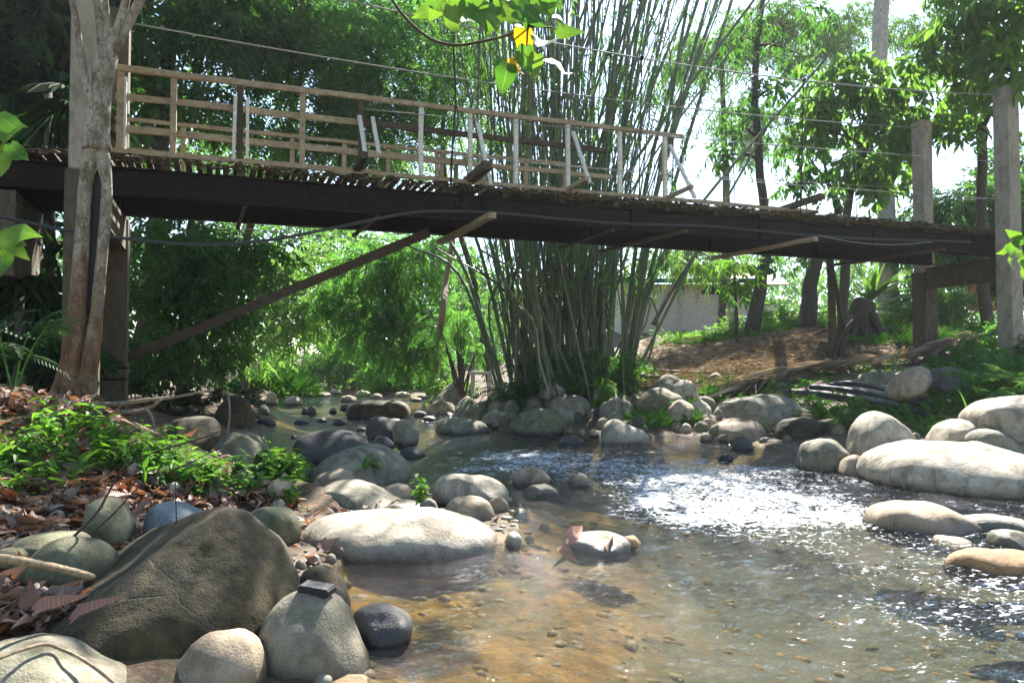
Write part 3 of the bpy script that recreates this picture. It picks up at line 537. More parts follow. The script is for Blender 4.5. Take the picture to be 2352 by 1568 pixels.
# phone-like flat black slab on the tan boulder
fs = P(728, 1352, 2.9); b = MB(); bm = bmesh.new(); bmesh.ops.create_cube(bm, size=1); bmesh.ops.scale(bm, vec=(.122, .075, .032), verts=bm.verts)
bmesh.ops.bevel(bm, geom=bm.edges[:], offset=.006, segments=3, affect='EDGES'); me = bpy.data.meshes.new('black_slab'); bm.to_mesh(me); bm.free(); me.materials.append(M['black_slab'])
fo_ = bpy.data.objects.new('black_slab', me); COL.objects.link(fo_); fo_.location = fs; fo_.rotation_euler = (R(4), R(5), R(-14)); tag(fo_, 'small flat black slab lying on top of the rounded tan boulder', 'stone')
# cobbles scattered between the named boulders of the far bank
cob = []
for (x0, x1, y0, y1, n_) in ((1000, 1300, 935, 985, 16), (1300, 1640, 935, 1000, 26), (1640, 1960, 940, 1020, 10), (1560, 1780, 980, 1018, 12), (1240, 1440, 890, 935, 14), (1480, 1860, 870, 905, 8), (1930, 2140, 1000, 1060, 4)):
    for i in range(n_):
        x = random.uniform(x0, x1); y = random.uniform(y0, y1); q = G(x, y, 8, 40); w = random.uniform(14, 44) ; h = w * random.uniform(.4, .7)
        B('small weathered cobble among the boulders under the bamboo bank', [(x - w / 2, y), (x - w * .35, y - h * .6), (x, y - h), (x + w * .3, y - h * .7), (x + w / 2, y), (x, y + h * .1)], y + h * .15, max(q.z, 0) - .01, random.choice(['rock_grey', 'rock_moss', 'rock_grey', 'rock_dark', 'rock_tan']), name='stone', group='cobbles among the far bank boulders', yc=q.y)
for i in range(30):
    x = random.uniform(985, 1640); y = random.uniform(905, 978) if x > 1150 else random.uniform(930, 975); q = G(x, y, 8, 40); w = random.uniform(44, 92); h = w * random.uniform(.45, .7)
    B('medium boulder in the stony band under the bamboo bank', [(x - w / 2, y), (x - w * .4, y - h * .55), (x - w * .05, y - h), (x + w * .35, y - h * .75), (x + w / 2, y), (x, y + h * .1)], y + h * .15, max(q.z, 0) - .01, random.choice(['rock_grey', 'rock_moss', 'rock_grey', 'rock_pale', 'rock_tan']), group='boulders of the stony band', yc=q.y, n=2.0)
for (x, y, w) in ((655, 1110, 44), (690, 1100, 60), (610, 1120, 50), (560, 1110, 60), (500, 1120, 50), (640, 1135, 70), (700, 1085, 40), (970, 1130, 40), (955, 1150, 30), (985, 1170, 50), (1180, 1160, 40), (1195, 1190, 44), (1250, 1215, 30), (1215, 1245, 30), (1280, 1150, 40), (360, 1105, 50), (440, 1085, 60), (640, 1165, 40), (130, 1190, 40), (400, 1130, 44), (850, 1125, 40), (720, 1290, 36), (760, 1285, 28), (690, 1300, 30)):
    q = G(x, y + 4, 2, 20); h = w * .55
    B('small cobble at the edge of the leafy bank', [(x - w / 2, y), (x - w * .35, y - h * .6), (x, y - h), (x + w * .3, y - h * .7), (x + w / 2, y), (x, y + h * .1)], y + h * .15, max(q.z, 0) - .01, random.choice(['rock_grey', 'rock_pale', 'rock_tan']), name='stone', group='cobbles of the leafy bank', yc=q.y)
# pebbles: one uncountable mass on the bed and along both shores
b = MB(); D, Fc = ico(2); xs_, ys_ = RNG.uniform(-6, 9, 26000), np.exp(RNG.uniform(math.log(2), math.log(30), 26000)); ds = sdist(xs_, ys_); keep = ((ds < .35) & (np.abs(xs_) < ys_ * .75)); k = 0
for x, y, z, dd in zip(xs_[keep], ys_[keep], gz(xs_[keep], ys_[keep]), ds[keep]):
    if (dd < -.1 and random.random() > .5) or (dd >= 0 and random.random() > .4): continue
    s_ = random.uniform(.012, .026) * (random.choice([1, 1, 1, 2, 2.6]) if dd > -.1 else random.choice([1, 1, 1.4, 1.8]))
    if dd < -.1: z -= .012 * (1 + y * .02); sc = np.array([random.uniform(.8, 1.4), random.uniform(.7, 1.1), random.uniform(.4, .7)]) * s_
    a = random.uniform(0, 6.28); c, s2 = math.cos(a), math.sin(a); V = (D + RNG.normal(0, .05, D.shape)) * sc; V = np.stack([V[:, 0] * c - V[:, 1] * s2, V[:, 0] * s2 + V[:, 1] * c, V[:, 2]], -1)
    b.add(V + (x, y, z + sc[2] * .25), Fc); k += 1
    if k > 4200: break
t = NT('pebble'); g = t.n('ShaderNodeNewGeometry'); sp = t.n('ShaderNodeSeparateXYZ'); t.l(g.outputs['Position'], sp.inputs[0]); v = t.tc('World')
dry = t.ramp(g.outputs['Random Per Island'], [(0, (.24, .21, .165)), (.4, (.17, .15, .12)), (.7, (.28, .225, .165)), (1, (.12, .11, .09))])
wet = t.ramp(g.outputs['Random Per Island'], [(0, (.24, .14, .035)), (.3, (.12, .075, .022)), (.6, (.30, .175, .05)), (.85, (.06, .052, .024)), (1, (.17, .115, .05))])
c = t.mix(t.mr(sp.outputs[2], -.005, .035), wet, dry); c = t.mix(t.ramp(t.noise(v, 40, 4), [(.45, 0), (.7, .5)]), c, (.1, .075, .035))
M['pebble'] = t.done(t.pbr(c, .7, .3))
peb = tag(b.build('pebbles', M['pebble']), kind='stuff')

# broken water where the current meets the stones
wk = np.zeros(WX.shape)
for (cx, cy, a_, b_) in INW:
    if cy < 3.4 or cy > 16 or cx < -1.2: continue
    q = (np.sqrt(((WX - cx) / a_) ** 2 + ((WY - cy) / b_) ** 2) - .93) * min(a_, b_); dn = np.clip(.6 - (WY - cy) / b_ * .5, .25, 1)      # stronger on the downstream side
    wk = np.maximum(wk, np.exp(-(q / .05) ** 2) * dn)
a = water.data.attributes.new('wake', 'FLOAT', 'POINT'); a.data.foreach_set('value', (wk * np.clip(rif(WX, WY) * 1.3, 0, 1)).astype(np.float32).ravel())
# ------------------------------------------------------------------ bridge
BA = R(20.6); EX, EY = math.cos(BA), math.sin(BA); DZ = 3.585
def BP(s, t, z): return Vector((-4.03 + s * EX - t * EY, 9.23 + s * EY + t * EX, z))
def sp_(px, t=0.0):
    u = (px - 1176) / F; x0, y0 = -4.03 - t * EY, 9.23 + t * EX
    return (u * y0 - x0) / (EX - u * EY)
BM = Matrix.Rotation(BA, 4, 'Z')
br = empty('footbridge', BP(0, .7, 0), 'old timber and steel footbridge with broken railings crossing the stream', 'bridge')
def bbox(name, s0, s1, t0, t1, z0, z1, mat, mb=None):
    b = mb or MB(); b.box(BP((s0 + s1) / 2, (t0 + t1) / 2, (z0 + z1) / 2), (abs(s1 - s0), abs(t1 - t0), abs(z1 - z0)), BM)
    return b if mb else b.build(name, M[mat], br, smooth=False)
S0, S1 = -6.5, sp_(2300)
def girder(t):
    b = MB()
    bbox('', S0, S1, t - .012, t + .012, 3.146, 3.424, '', b); bbox('', S0, S1, t - .07, t + .07, 3.426, 3.448, '', b); bbox('', S0, S1, t - .07, t + .07, 3.122, 3.144, '', b)
    for k in range(9):
        ss = S0 + 1.2 + k * 2.3; bbox('', ss - .006, ss + .006, t - .066, t - .014, 3.147, 3.423, '', b)
    b.build('girder', M['steel'], br, smooth=False)
girder(.10); girder(1.42)
b = MB()
for k in range(24):                 # joists on the girders
    ss = S0 + .4 + k * .86; bbox('', ss - .045, ss + .045, .03, 1.49, 3.450, 3.522, '', b)
b.build('joist_layer', M['deckwood'], br, smooth=False)
b = MB(); ss = S0
while ss < S1 - .1:                 # deck boards with worn gaps between them
    slat = sp_(230) < ss < sp_(1120); w = random.uniform(.04, .085) if slat else random.uniform(.13, .18); gap = random.choice([.018, .03, .045, .055, .06]) if slat else random.uniform(.02, .045); th = .022 if slat else .046
    if ss < sp_(2050) or random.random() < .9:
        dz = random.uniform(-.006, .01)
        bbox('', ss, min(ss + w, S1), random.uniform(-.015, .03), 1.54 + random.uniform(-.03, .03), 3.572 - th + dz, 3.572 + dz, '', b)
    ss += w + gap
b.build('deck', M['deckwood'], br, smooth=False)
# rotten leaf debris and moss along both edges of the deck
b = MB()
for t0 in (-.005, 1.5):
    for k in range(2000):
        s_ = random.uniform(S0, S1); w = random.uniform(.015, .05) * (1.7 if s_ > 8.5 else 1); D, Fc = ico(1)
        V = (D + RNG.normal(0, .25, D.shape)) * (w, w * .7, w * random.uniform(.15, .5)); b.add(V + np.array(BP(s_, t0 + random.gauss(0, .045), 3.565 + random.uniform(-.075, .02))), Fc)
b.build('deck_debris', M['debris'], br, smooth=False)
# kerb boards
for (a, c_, t0, mt) in ((sp_(250), sp_(700), -.045, 'wood'), (sp_(700), sp_(1300), -.03, 'wood'), (sp_(1300), sp_(1880), -.045, 'wood'), (sp_(250, 1.5), sp_(1340, 1.5), 1.5, 'wood')):
    b = MB(); b.bar(BP(a, t0, 3.61), BP(c_ - .01, t0, 3.61), .04, .05, jit=.006); b.build('kerb_board', M[mt], br, smooth=False)
# near railing
def post(px, t, z0, z1, mat, w=.065, d=.05, lean=0):
    s = sp_(px, t); b = MB(); b.bar(BP(s, t, z0), BP(s + lean, t, z1), d, w, up=(EX, EY, 0), jit=.003); b.build('post', M[mat], br, smooth=False)
for px, mt in ((266, 'wood'), (390, 'wood'), (545, 'wood_dark'), (690, 'wood'), (826, 'wood_dark'), (965, 'wood_pale'), (1079, 'wood_pale'), (1185, 'wood_pale'), (1305, 'wood_pale'), (1425, 'wood_pale'), (1530, 'wood_pale')):
    post(px, 0.0, 3.5 if px == 545 else 3.576, 4.555, mt, .055 if px > 900 else .07)
post(278, .02, 3.576, 4.5, 'wood_pale', .03)
def rail(pa, pb, t, z, mat, w=.045, h=.07, za=0):
    b = MB(); b.bar(BP(sp_(pa, t), t, z), BP(sp_(pb, t), t, z + za), w, h, jit=.006); b.build('rail', M[mat], br, smooth=False)
rail(255, 840, -.03, 4.585, 'wood'); rail(842, 1400, -.03, 4.58, 'wood', .05, .06); rail(1402, 1572, -.03, 4.575, 'wood', .06, .05)
rail(255, 830, .05, 4.28, 'wood', .04, .075); rail(832, 1395, .05, 4.28, 'wood_dark', .045, .07, -.02)
rail(255, 1080, .05, 3.90, 'wood', .04, .08, -.02); rail(1082, 1405, .05, 3.88, 'wood', .045, .06)
# far railing
for px, mt in ((413, 'wood'), (667, 'wood'), (787, 'wood'), (889, 'wood'), (1002, 'wood'), (1013, 'wood'), (1109, 'wood'), (1208, 'wood'), (1297, 'wood')):
    post(px, 1.46, 3.576, 4.4 if px < 1050 else 4.36, mt, .06)
rail(255, 700, 1.43, 4.41, 'wood', .04, .05); rail(702, 1300, 1.43, 4.40, 'wood', .04, .045); rail(255, 860, 1.43, 4.0, 'wood', .03, .05); rail(862, 1300, 1.43, 3.98, 'wood', .04, .05)
# outriggers and the braces that stand on them
def outrig(px, L, z, w, mat, t0=.5, dz=.05):
    s = sp_(px); b = MB(); b.bar(BP(s, t0, z), BP(s, -L, z + dz), w, w, jit=.006); b.build('outrigger', M[mat], br, smooth=False)
def brace(px, ds, L, zt, zb, mat, w=.05, d=.03):
    s = sp_(px); b = MB(); b.bar(BP(s + ds, -.05, zt), BP(s + ds, -L, zb), d, w, up=(EX, EY, 0), jit=.003); b.build('brace', M[mat], br, smooth=False)
outrig(815, .62, 3.63, .085, 'wood_dark'); brace(815, .03, .50, 4.33, 3.70, 'wood_pale'); brace(815, .20, .50, 4.33, 3.74, 'wood_pale')
outrig(1080, .72, 3.625, .11, 'deckwood'); brace(1080, .08, .62, 4.42, 3.45, 'wood_pale')
outrig(1305, .62, 3.60, .06, 'wood'); brace(1305, .06, .58, 4.45, 3.60, 'wood_pale')
outrig(1530, .72, 3.60, .05, 'wood'); brace(1530, .06, .68, 4.42, 3.50, 'wood_pale')
outrig(1815, .75, 3.63, .09, 'deckwood')
b = MB(); s = sp_(545); b.bar(BP(s - .075, -.06, 3.62), BP(s - .055, -.06, 4.4), .03, .04, up=(EX, EY, 0)); b.build('brace', M['wood_pale'], br, smooth=False)
b = MB(); b.bar(BP(s + .085, -.06, 3.66), BP(s + .085, -.06, 4.4), .03, .035, up=(EX, EY, 0)); b.build('brace', M['wood_pale'], br, smooth=False)
# cross timbers slung under the girders
for (px, L, z, w, mt) in ((545, -.1, 3.09, .05, 'wood_dark'), (830, -.1, 3.085, .05, 'wood_dark'), (1040, .62, 3.06, .10, 'wood'), (1330, .05, 3.085, .05, 'wood_dark'), (1430, .45, 3.07, .07, 'wood_dark'), (1700, .55, 3.07, .085, 'wood'), (1990, .45, 3.07, .07, 'wood_dark')):
    s = sp_(px, 1.0); b = MB(); b.bar(BP(s, 1.75, z), BP(s + (.25 if px > 1400 else .05), -L, z), w, w * .7, jit=.006); b.build('cross_timber', M[mt], br, smooth=False)
# diagonal strut from the pillar foot to the girders
b = MB(); b.bar(P(292, 822, 10.75), P(985, 534, 11.35), .10, .12, jit=.004); b.build('strut', M['wood_dark'], br, smooth=False)
# concrete pillars and cap beams
def pillar(s, t, z0, z1, w, mat='conc', foot=None):
    b = MB(); bm = bmesh.new(); bmesh.ops.create_cube(bm, size=1); bmesh.ops.scale(bm, vec=(w, w, z1 - z0), verts=bm.verts); bmesh.ops.bevel(bm, geom=bm.edges[:], offset=.012, segments=2, affect='EDGES')
    me = bpy.data.meshes.new('pillar'); bm.to_mesh(me); bm.free(); me.materials.append(M[mat]); o = bpy.data.objects.new('pillar', me); COL.objects.link(o); o.parent = br
    o.location = BP(s, t, (z0 + z1) / 2) - Vector(br.location); o.rotation_euler = (0, 0, BA); return o
sA, sB = sp_(2126, 1.72), sp_(2322, -.28); sC, sD = sp_(186, -.27), sp_(260, 1.72)
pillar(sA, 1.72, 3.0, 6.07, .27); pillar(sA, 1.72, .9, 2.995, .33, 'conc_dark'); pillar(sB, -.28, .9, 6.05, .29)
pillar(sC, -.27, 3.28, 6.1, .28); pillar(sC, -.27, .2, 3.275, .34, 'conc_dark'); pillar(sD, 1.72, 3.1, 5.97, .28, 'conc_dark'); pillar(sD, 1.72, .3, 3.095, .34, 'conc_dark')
for s in (sA - .02, sD + .02):
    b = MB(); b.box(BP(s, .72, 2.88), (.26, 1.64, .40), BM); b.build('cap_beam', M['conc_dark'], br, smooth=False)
b = MB()
for z in (.95, 1.1): b.box(BP(sD, 1.72, z), (.36, .36, .025), BM)
b.build('iron_strap', M['steel'], br, smooth=False)
b = MB(); b.box(BP(-4.2, .75, 2.6), (5.2, 1.5, .95), BM); b.build('abutment', M['conc_dark'], br, smooth=False)
# suspension wires, hand wires and hangers
def sag(a, c, d, n=26): return [a.lerp(c, i / n) - Vector((0, 0, d * 4 * (i / n) * (1 - i / n))) for i in range(n + 1)]
def wirep(pts, r, name='cable', mat='wire'):
    b = MB(); b.tube(pts, r, 6); b.build(name, M[mat], br)
c1 = sag(BP(sD, 1.72, 5.84), BP(sA, 1.72, 5.95), .22); c2 = sag(BP(sC, -.27, 5.95), BP(sB, -.28, 5.93), .38)
wirep(c1, .0095); wirep(c2, .0095)
wirep(sag(BP(sp_(830), -.07, 4.42), BP(sB, -.28, 4.73), .03), .006, 'hand_wire'); wirep(sag(BP(sp_(1000), -.07, 3.93), BP(sB, -.28, 4.07), .04), .006, 'hand_wire')
wirep(sag(BP(sp_(1300, 1.5), 1.5, 4.4), BP(sA, 1.72, 4.72), .03), .006, 'hand_wire'); wirep(sag(BP(sp_(560, 1.5), 1.55, 3.06), BP(sp_(930, 1.5), 1.55, 3.03), .02), .006, 'hand_wire')
wirep(sag(BP(sp_(1400, 1.5), 1.5, 3.95), BP(sB, -.2, 4.1), .02), .004, 'hand_wire')
def zat(c, s):
    f = [(p.x + 4.03) for p in c]; return min(c, key=lambda p: abs((Vector((p.x, p.y, 0)) - BP(s, 0, 0)).dot(Vector((EX, EY, 0))))).z
for s in (6.2, 9.1): wirep([BP(s, -.27, zat(c2, s)), BP(s + .02, -.14, 3.5)] , .009, 'hanger', 'rope')
for s in (3.45, 6.3, 9.2, 12): wirep([BP(s, 1.72, zat(c1, s)), BP(s, 1.6, 3.5)], .008, 'hanger', 'rope')
for s in (6.2, 9.1):
    D, Fc = ico(1); b = MB(); b.add((D + RNG.normal(0, .2, D.shape)) * .035 + np.array(BP(s, -.27, zat(c2, s))), Fc); b.build('clamp', M['steel'], br)
# old vine and rope hanging on the railing
s = sp_(1040); b = MB(); b.tube(crv([P(1043, -60, 10.2), P(1042, 110, 10.25), P(1046, 230, 10.25), P(1040, 330, 10.3), P(1036, 425, 10.35)], 20), .014, 6); b.tube(crv([P(1046, 230, 10.22), P(1052, 280, 10.22), P(1038, 350, 10.22), P(1034, 440, 10.3)], 14), .009, 5)
tag(b.build('hanging_vine', M['rope']), 'dark twisted vine hanging across the timber railing', 'vine')
# hose draped along the girder
nY = lambda px, o=0: 9.23 + EY * sp_(px) - o
hp = [P(-60, 488, 7.6), P(0, 497, 7.8), P(160, 530, 8.25), P(430, 562, 8.9), P(600, 553, 9.35), P(700, 537, 9.6), P(870, 502, 10.0), P(930, 491, nY(930, .06)), P(1000, 485, nY(1000, .03)), P(1150, 490, nY(1150, .03)), P(1300, 504, nY(1300, .03)), P(1450, 515, nY(1450, .03)), P(1600, 518, nY(1600, .03)), P(1720, 528, nY(1720, .03)), P(1850, 540, nY(1850, .03)), P(2000, 549, nY(2000, .03)), P(2230, 556, nY(2230, .03))]
b = MB(); b.tube(crv(hp, 90), .019, 8); tag(b.build('water_hose', M['hose']), 'black hose sagging from the bank and running along the girder', 'hose')
b = MB(); b.tube(crv([P(1880, 541, nY(1880, .08)), P(1960, 556, nY(1960, .12)), P(2050, 562, nY(2050, .1)), P(2140, 556, nY(2140, .06))], 16), .008, 5); tag(b.build('loose_wire', M['wire']), 'thin loose wire drooping below the girder near the pier', 'wire')
# pipes and sticks lying on the far bank
def lying(name, px, r, mat, label, cat, lift=.03, group=None, dY=None):
    pts = []
    for i, q in enumerate(px):
        g_ = G(q[0], q[1], 7, 40); pts.append(g_ + Vector((0, 0, lift)))
    b = MB(); c = crv(pts, 30); n_ = len(c); b.tube(c, [r * (1 - .3 * i / n_) for i in range(n_)] if mat == 'stick' else r, 8)
    return tag(b.build(name, M[mat]), label, cat, group)
lying('pipe', [(1812, 906), (1880, 910), (1960, 921), (2050, 939), (2140, 962)], .05, 'hose', 'thick black pipe lying lowest of the three by the pier', 'pipe', .05, 'black pipes on the bank')
lying('pipe', [(1860, 904), (1925, 909), (2000, 921), (2070, 936), (2140, 951)], .045, 'hose', 'middle black pipe of the three by the pier', 'pipe', .12, 'black pipes on the bank')
lying('pipe', [(1905, 905), (1950, 900), (2010, 909), (2060, 926), (2120, 945)], .045, 'hose', 'black pipe arching up behind the other two by the pier', 'pipe', .15, 'black pipes on the bank')
lying('pipe', [(1195, 925), (1240, 920), (1300, 918), (1345, 905)], .04, 'hose', 'dark pipe half hidden among the cobbles under the bamboo', 'pipe', .06)
lying('pipe', [(1590, 935), (1640, 934), (1690, 933)], .03, 'hose', 'short black pipe behind the great grey slab', 'pipe', .04)
lying('bamboo_pole', [(1310, 876), (1400, 880), (1480, 884)], .04, 'stick', 'lower dry bamboo pole fallen across the bank', 'pole', .06, 'fallen bamboo poles')
lying('bamboo_pole', [(1340, 862), (1420, 868), (1500, 872), (1560, 876)], .045, 'stick', 'long dry bamboo pole fallen under the clump', 'pole', .07, 'fallen bamboo poles')
lying('bamboo_pole', [(1450, 850), (1540, 858), (1620, 862)], .04, 'stick', 'upper dry bamboo pole lying at the foot of the dirt slope', 'pole', .06, 'fallen bamboo poles')
lying('bamboo_pole', [(1440, 845), (1460, 860), (1480, 876)], .05, 'bark_pale', 'short pale pole lying across the dry bamboo poles', 'pole', .12)
# fallen branches by the forked tree
def stick(pts, r0, r1, label, mat='stick', n=30, name='branch', cat='branch'):
    b = MB(); c = crv(pts, n); b.tube(c, [r0 + (r1 - r0) * i / n + random.uniform(-.1, .1) * r0 for i in range(n + 1)], 7); return tag(b.build(name, M[mat]), label, cat)
stick([P(115, 910, 6.9), P(180, 925, 6.8), P(260, 928, 6.7), P(340, 918, 6.6), P(400, 912, 6.55), P(490, 895, 6.5)], .03, .008, 'long pale fallen branch lying at the foot of the forked tree')
stick([P(120, 908, 6.85), P(200, 940, 6.75), P(300, 946, 6.6), P(345, 935, 6.55), P(370, 918, 6.5)], .028, .012, 'second fallen branch just below the long pale one')
stick([P(335, 935, 6.4), P(350, 960, 6.35), P(357, 1000, 6.3)], .014, .008, 'short forked twig hanging from the fallen branches')
stick([P(-40, 1275, 2.35), P(60, 1290, 2.45), P(140, 1306, 2.6), P(214, 1325, 2.72)], .0135, .012, 'straight dry bamboo stick leaning over the angular greenish rock', name='stick')
stick([P(-30, 1520, 2.2), P(90, 1480, 2.4), P(140, 1490, 2.45), P(200, 1520, 2.4), P(285, 1585, 2.3)], .006, .005, 'thin twig draped over the bottom corner rock', name='twig', cat='twig')
stick([P(210, 1225, 3.2), P(260, 1180, 3.25), P(330, 1110, 3.3), P(420, 1070, 3.35), P(560, 1000, 3.4)], .004, .002, 'thin bare twig rising over the leaf litter towards the barred boulder', 'wood_dark', name='twig', cat='twig')
stick([P(140, 1260, 3.3), P(220, 1180, 3.35), P(250, 1130, 3.4), P(300, 1060, 3.45), P(450, 1010, 3.55), P(520, 985, 3.6)], .0065, .0025, 'crooked dark branch rising from the leaf litter', 'wood_dark')
stick([P(404, 1260, 3.4), P(405, 1190, 3.4), P(402, 1100, 3.4)], .0035, .002, 'upright thin dead stem in the leaf litter', 'wood_dark', name='twig', cat='twig')
stick([P(520, 1010, 7.4), P(528, 950, 7.4), P(522, 890, 7.4)], .012, .007, 'dry upright stem in front of the dark boulder', name='twig', cat='twig')
# dead standing stems
stick([G(1003, 885, 15, 40), P(1012, 760, 21), P(1025, 640, 21), P(1040, 540, 21), P(1048, 380, 21)], .10, .06, 'grey leaning dead stem beyond the diagonal strut', 'stick', name='dead_stem', cat='stem')
stick([P(1262, 905, 12.6), P(1240, 830, 13), P(1225, 740, 13.4), P(1150, 640, 14)], .02, .012, 'thin pale cane leaning out in front of the bamboo clump', 'stick', name='cane', cat='cane')
e = empty('stem_cluster', G(1915, 822, 10, 30), 'cluster of bare dark stems standing on the dirt slope by the stump', 'stems'); Yc_ = e.location.y
for pts in ([(1908, 822), (1908, 720), (1902, 590)], [(1918, 824), (1915, 740), (1912, 600)], [(1926, 822), (1930, 730), (1908, 590)], [(1932, 820), (1935, 745), (1912, 620)], [(1912, 822), (1935, 770), (1960, 735)]):
    b = MB(); c = crv([P(x, y, Yc_ + random.uniform(-.1, .1)) for x, y in pts], 14); b.tube(c, [.07 - .035 * i / 14 for i in range(15)], 8); b.build('stem', M['bark_dark'], e)
# ------------------------------------------------------------------ house behind the slope
Yh = 34.0
h = empty('brick_house', (P(1600, 735, Yh).x, Yh, 2.2), 'pale painted brick outbuilding with a green roof edge behind the bamboo', 'house')
x0, x1, xm = P(1430, 700, Yh).x, P(1705, 700, Yh).x, P(1562, 700, Yh).x; zt = P(1600, 652, Yh).z
b = MB(); b.box(((x0 + x1) / 2, Yh + 2, (1.5 + zt) / 2), (x1 - x0, 4, zt - 1.5)); b.build('wall', M['wallbrick'], h, smooth=False)
b = MB(); b.box((xm, Yh - .03, (1.5 + zt) / 2), (.12, .1, zt - 1.5)); b.build('corner_post', M['plaster'], h, smooth=False)
b = MB(); V = [(x0 - .6, Yh - .7, zt + .14), (x1 + .8, Yh - .7, zt + .14), (x1 + .8, Yh + 5, zt + .75), (x0 - .6, Yh + 5, zt + .75)]; V += [(x, y, z - .06) for x, y, z in V]
b.add(V, np.array([(0, 1, 2, 3), (7, 6, 5, 4), (0, 4, 5, 1), (1, 5, 6, 2), (2, 6, 7, 3), (3, 7, 4, 0)])); b.build('roof', M['roofmetal'], h, smooth=False)
b = MB(); b.box(((x0 + x1) / 2, Yh - .72, zt + .06), (x1 - x0 + 1.4, .05, .2)); b.build('fascia', M['fascia'], h, smooth=False)
for (a, c_, y0, y1) in ((1545, 1571, 657, 665), (1612, 1662, 655, 676)):
    p, q = P(a, y1, Yh), P(c_, y0, Yh); b = MB(); b.box(((p.x + q.x) / 2, Yh - .005, (p.z + q.z) / 2), (q.x - p.x, .09, q.z - p.z)); b.build('vent', M['dark'], h, smooth=False)
Y2 = 46.0; p = P(1735, 660, Y2); h2 = empty('tiled_house', (p.x, Y2, 2.5), 'faded tiled roof of a low house showing beyond the slope trees', 'house')
b = MB(); a_, c_, e_ = P(1690, 600, Y2), P(1815, 652, Y2), P(1600, 652, Y2); V = [(e_.x, Y2, e_.z), (c_.x, Y2, c_.z), (c_.x - 1.5, Y2 + 4, a_.z + .4), (e_.x + 1.5, Y2 + 4, a_.z + .4)]; V += [(x, y, z - .1) for x, y, z in V]
b.add(V, np.array([(0, 1, 2, 3), (7, 6, 5, 4), (0, 4, 5, 1), (1, 5, 6, 2), (2, 6, 7, 3), (3, 7, 4, 0)])); b.build('roof', M['rooftile'], h2, smooth=False)
b = MB(); b.box(((e_.x + c_.x) / 2, Y2 + 3.2, 3), (c_.x - e_.x - 1, 5, 3.8)); b.build('wall', M['plaster'], h2, smooth=False)
# concrete bench on the far bank
q = P(1105, 857, 21); e = empty('concrete_bench', (q.x, 21, .6), 'pale concrete bench slab between the bushes and the bamboo', 'bench')
b = MB(); b.box((q.x, 21, q.z), (.62, .4, .08)); b.build('seat', M['plaster'], e, smooth=False)
for dx in (-.22, .22):
    b = MB(); b.box((q.x + dx, 21, (q.z - .04 + .3) / 2), (.1, .3, q.z - .04 - .3)); b.build('leg', M['plaster'], e, smooth=False)
# brick stack and rubble beyond the pier
q = G(2262, 712, 12, 30); e = empty('brick_stack', q, 'neat stack of old red bricks beyond the bridge pier', 'brick stack'); Yq = max(q.y, 20)
bx0, bx1 = P(2222, 700, Yq).x, P(2318, 700, Yq).x; zb, zt_ = P(2262, 714, Yq).z, P(2262, 652, Yq).z; nr = int((zt_ - zb) / .09)
b = MB()
for r_ in range(nr):
    x = bx0 + (.05 if r_ % 2 else 0)
    while x < bx1: b.box((x + .1, Yq + random.uniform(-.02, .02), zb + r_ * .09 + .045), (.2, .4, .075), Matrix.Rotation(random.uniform(-.03, .03), 4, 'Z')); x += .215
b.build('bricks', M['redbrick'], e, smooth=False)
b = MB()
for i in range(110):
    q = G(random.gauss(2188, 18), random.uniform(675, 712), 12, 30); a = Matrix.Rotation(random.uniform(0, 6), 4, 'Z') @ Matrix.Rotation(random.uniform(-.8, .8), 4, 'X'); k = max(0, 1 - abs(q.x - P(2188, 700, q.y).x) / .9)
    b.box((q.x, max(q.y, 17) , q.z + random.uniform(0, .55) * k), (random.uniform(.15, .3), random.uniform(.1, .2), random.uniform(.04, .1)), a)
o = tag(b.build('rubble', M['redbrick'], smooth=False), 'heap of broken red bricks behind the bridge pier', 'rubble'); o['kind'] = 'stuff'

b = MB()
for k in range(16):          # dead root strands hanging over the girder
    s_ = sp_(random.choice([1030, 1060, 1090, 1110, 1130]) + random.gauss(0, 14)); p0 = BP(s_, -.03, 3.56); L = random.uniform(.15, .55)
    b.tube(crv([p0, p0 + Vector((random.gauss(0, .03), -.05, -L * .5)), p0 + Vector((random.gauss(0, .1), -.02, -L))], 8), .003, 4, False)
o = b.build('rootlets', M['rope'], br); o['kind'] = 'stuff'
# ------------------------------------------------------------------ foliage
def leaf(L, W, droop=.1, fold=.12):
    V = np.array([(0, 0, 0), (.3 * L, W * .48, fold * W), (.68 * L, W * .36, fold * W - droop * L * .4), (L, 0, -droop * L), (.68 * L, -W * .36, fold * W - droop * L * .4), (.3 * L, -W * .48, fold * W)])
    return V, np.array([(0, 5, 4, 3), (0, 3, 2, 1)])
def heart(L, W, droop=.25):
    o = [(0, 0), (-.10, .22), (-.02, .42), (.22, .52), (.5, .40), (.78, .17), (1, 0)]; mid = [0, .05, .12, .28, .5, .78, 1]
    V = [(m * L, 0, -droop * L * m * m) for m in mid]
    for sg in (1, -1): V += [(x * L, sg * y * W, .10 * y * W - droop * L * max(x, 0) ** 2) for x, y in o]
    Fc = []
    for k in range(6):
        Fc.append((k, k + 1, 7 + k + 1, 7 + k)); Fc.append((k, 14 + k, 14 + k + 1, k + 1))
    return np.array(V), np.array(Fc)
def rz(a): c, s = math.cos(a), math.sin(a); return np.array([(c, -s, 0), (s, c, 0), (0, 0, 1)])
def ry(a): c, s = math.cos(a), math.sin(a); return np.array([(c, 0, s), (0, 1, 0), (-s, 0, c)])
def rx(a): c, s = math.cos(a), math.sin(a); return np.array([(1, 0, 0), (0, c, -s), (0, s, c)])
def combine(parts):
    Vs, Fs, n = [], [], 0
    for V, Fq in parts: Vs.append(V); Fs.append(Fq + n); n += len(V)
    return np.concatenate(Vs), np.concatenate(Fs)
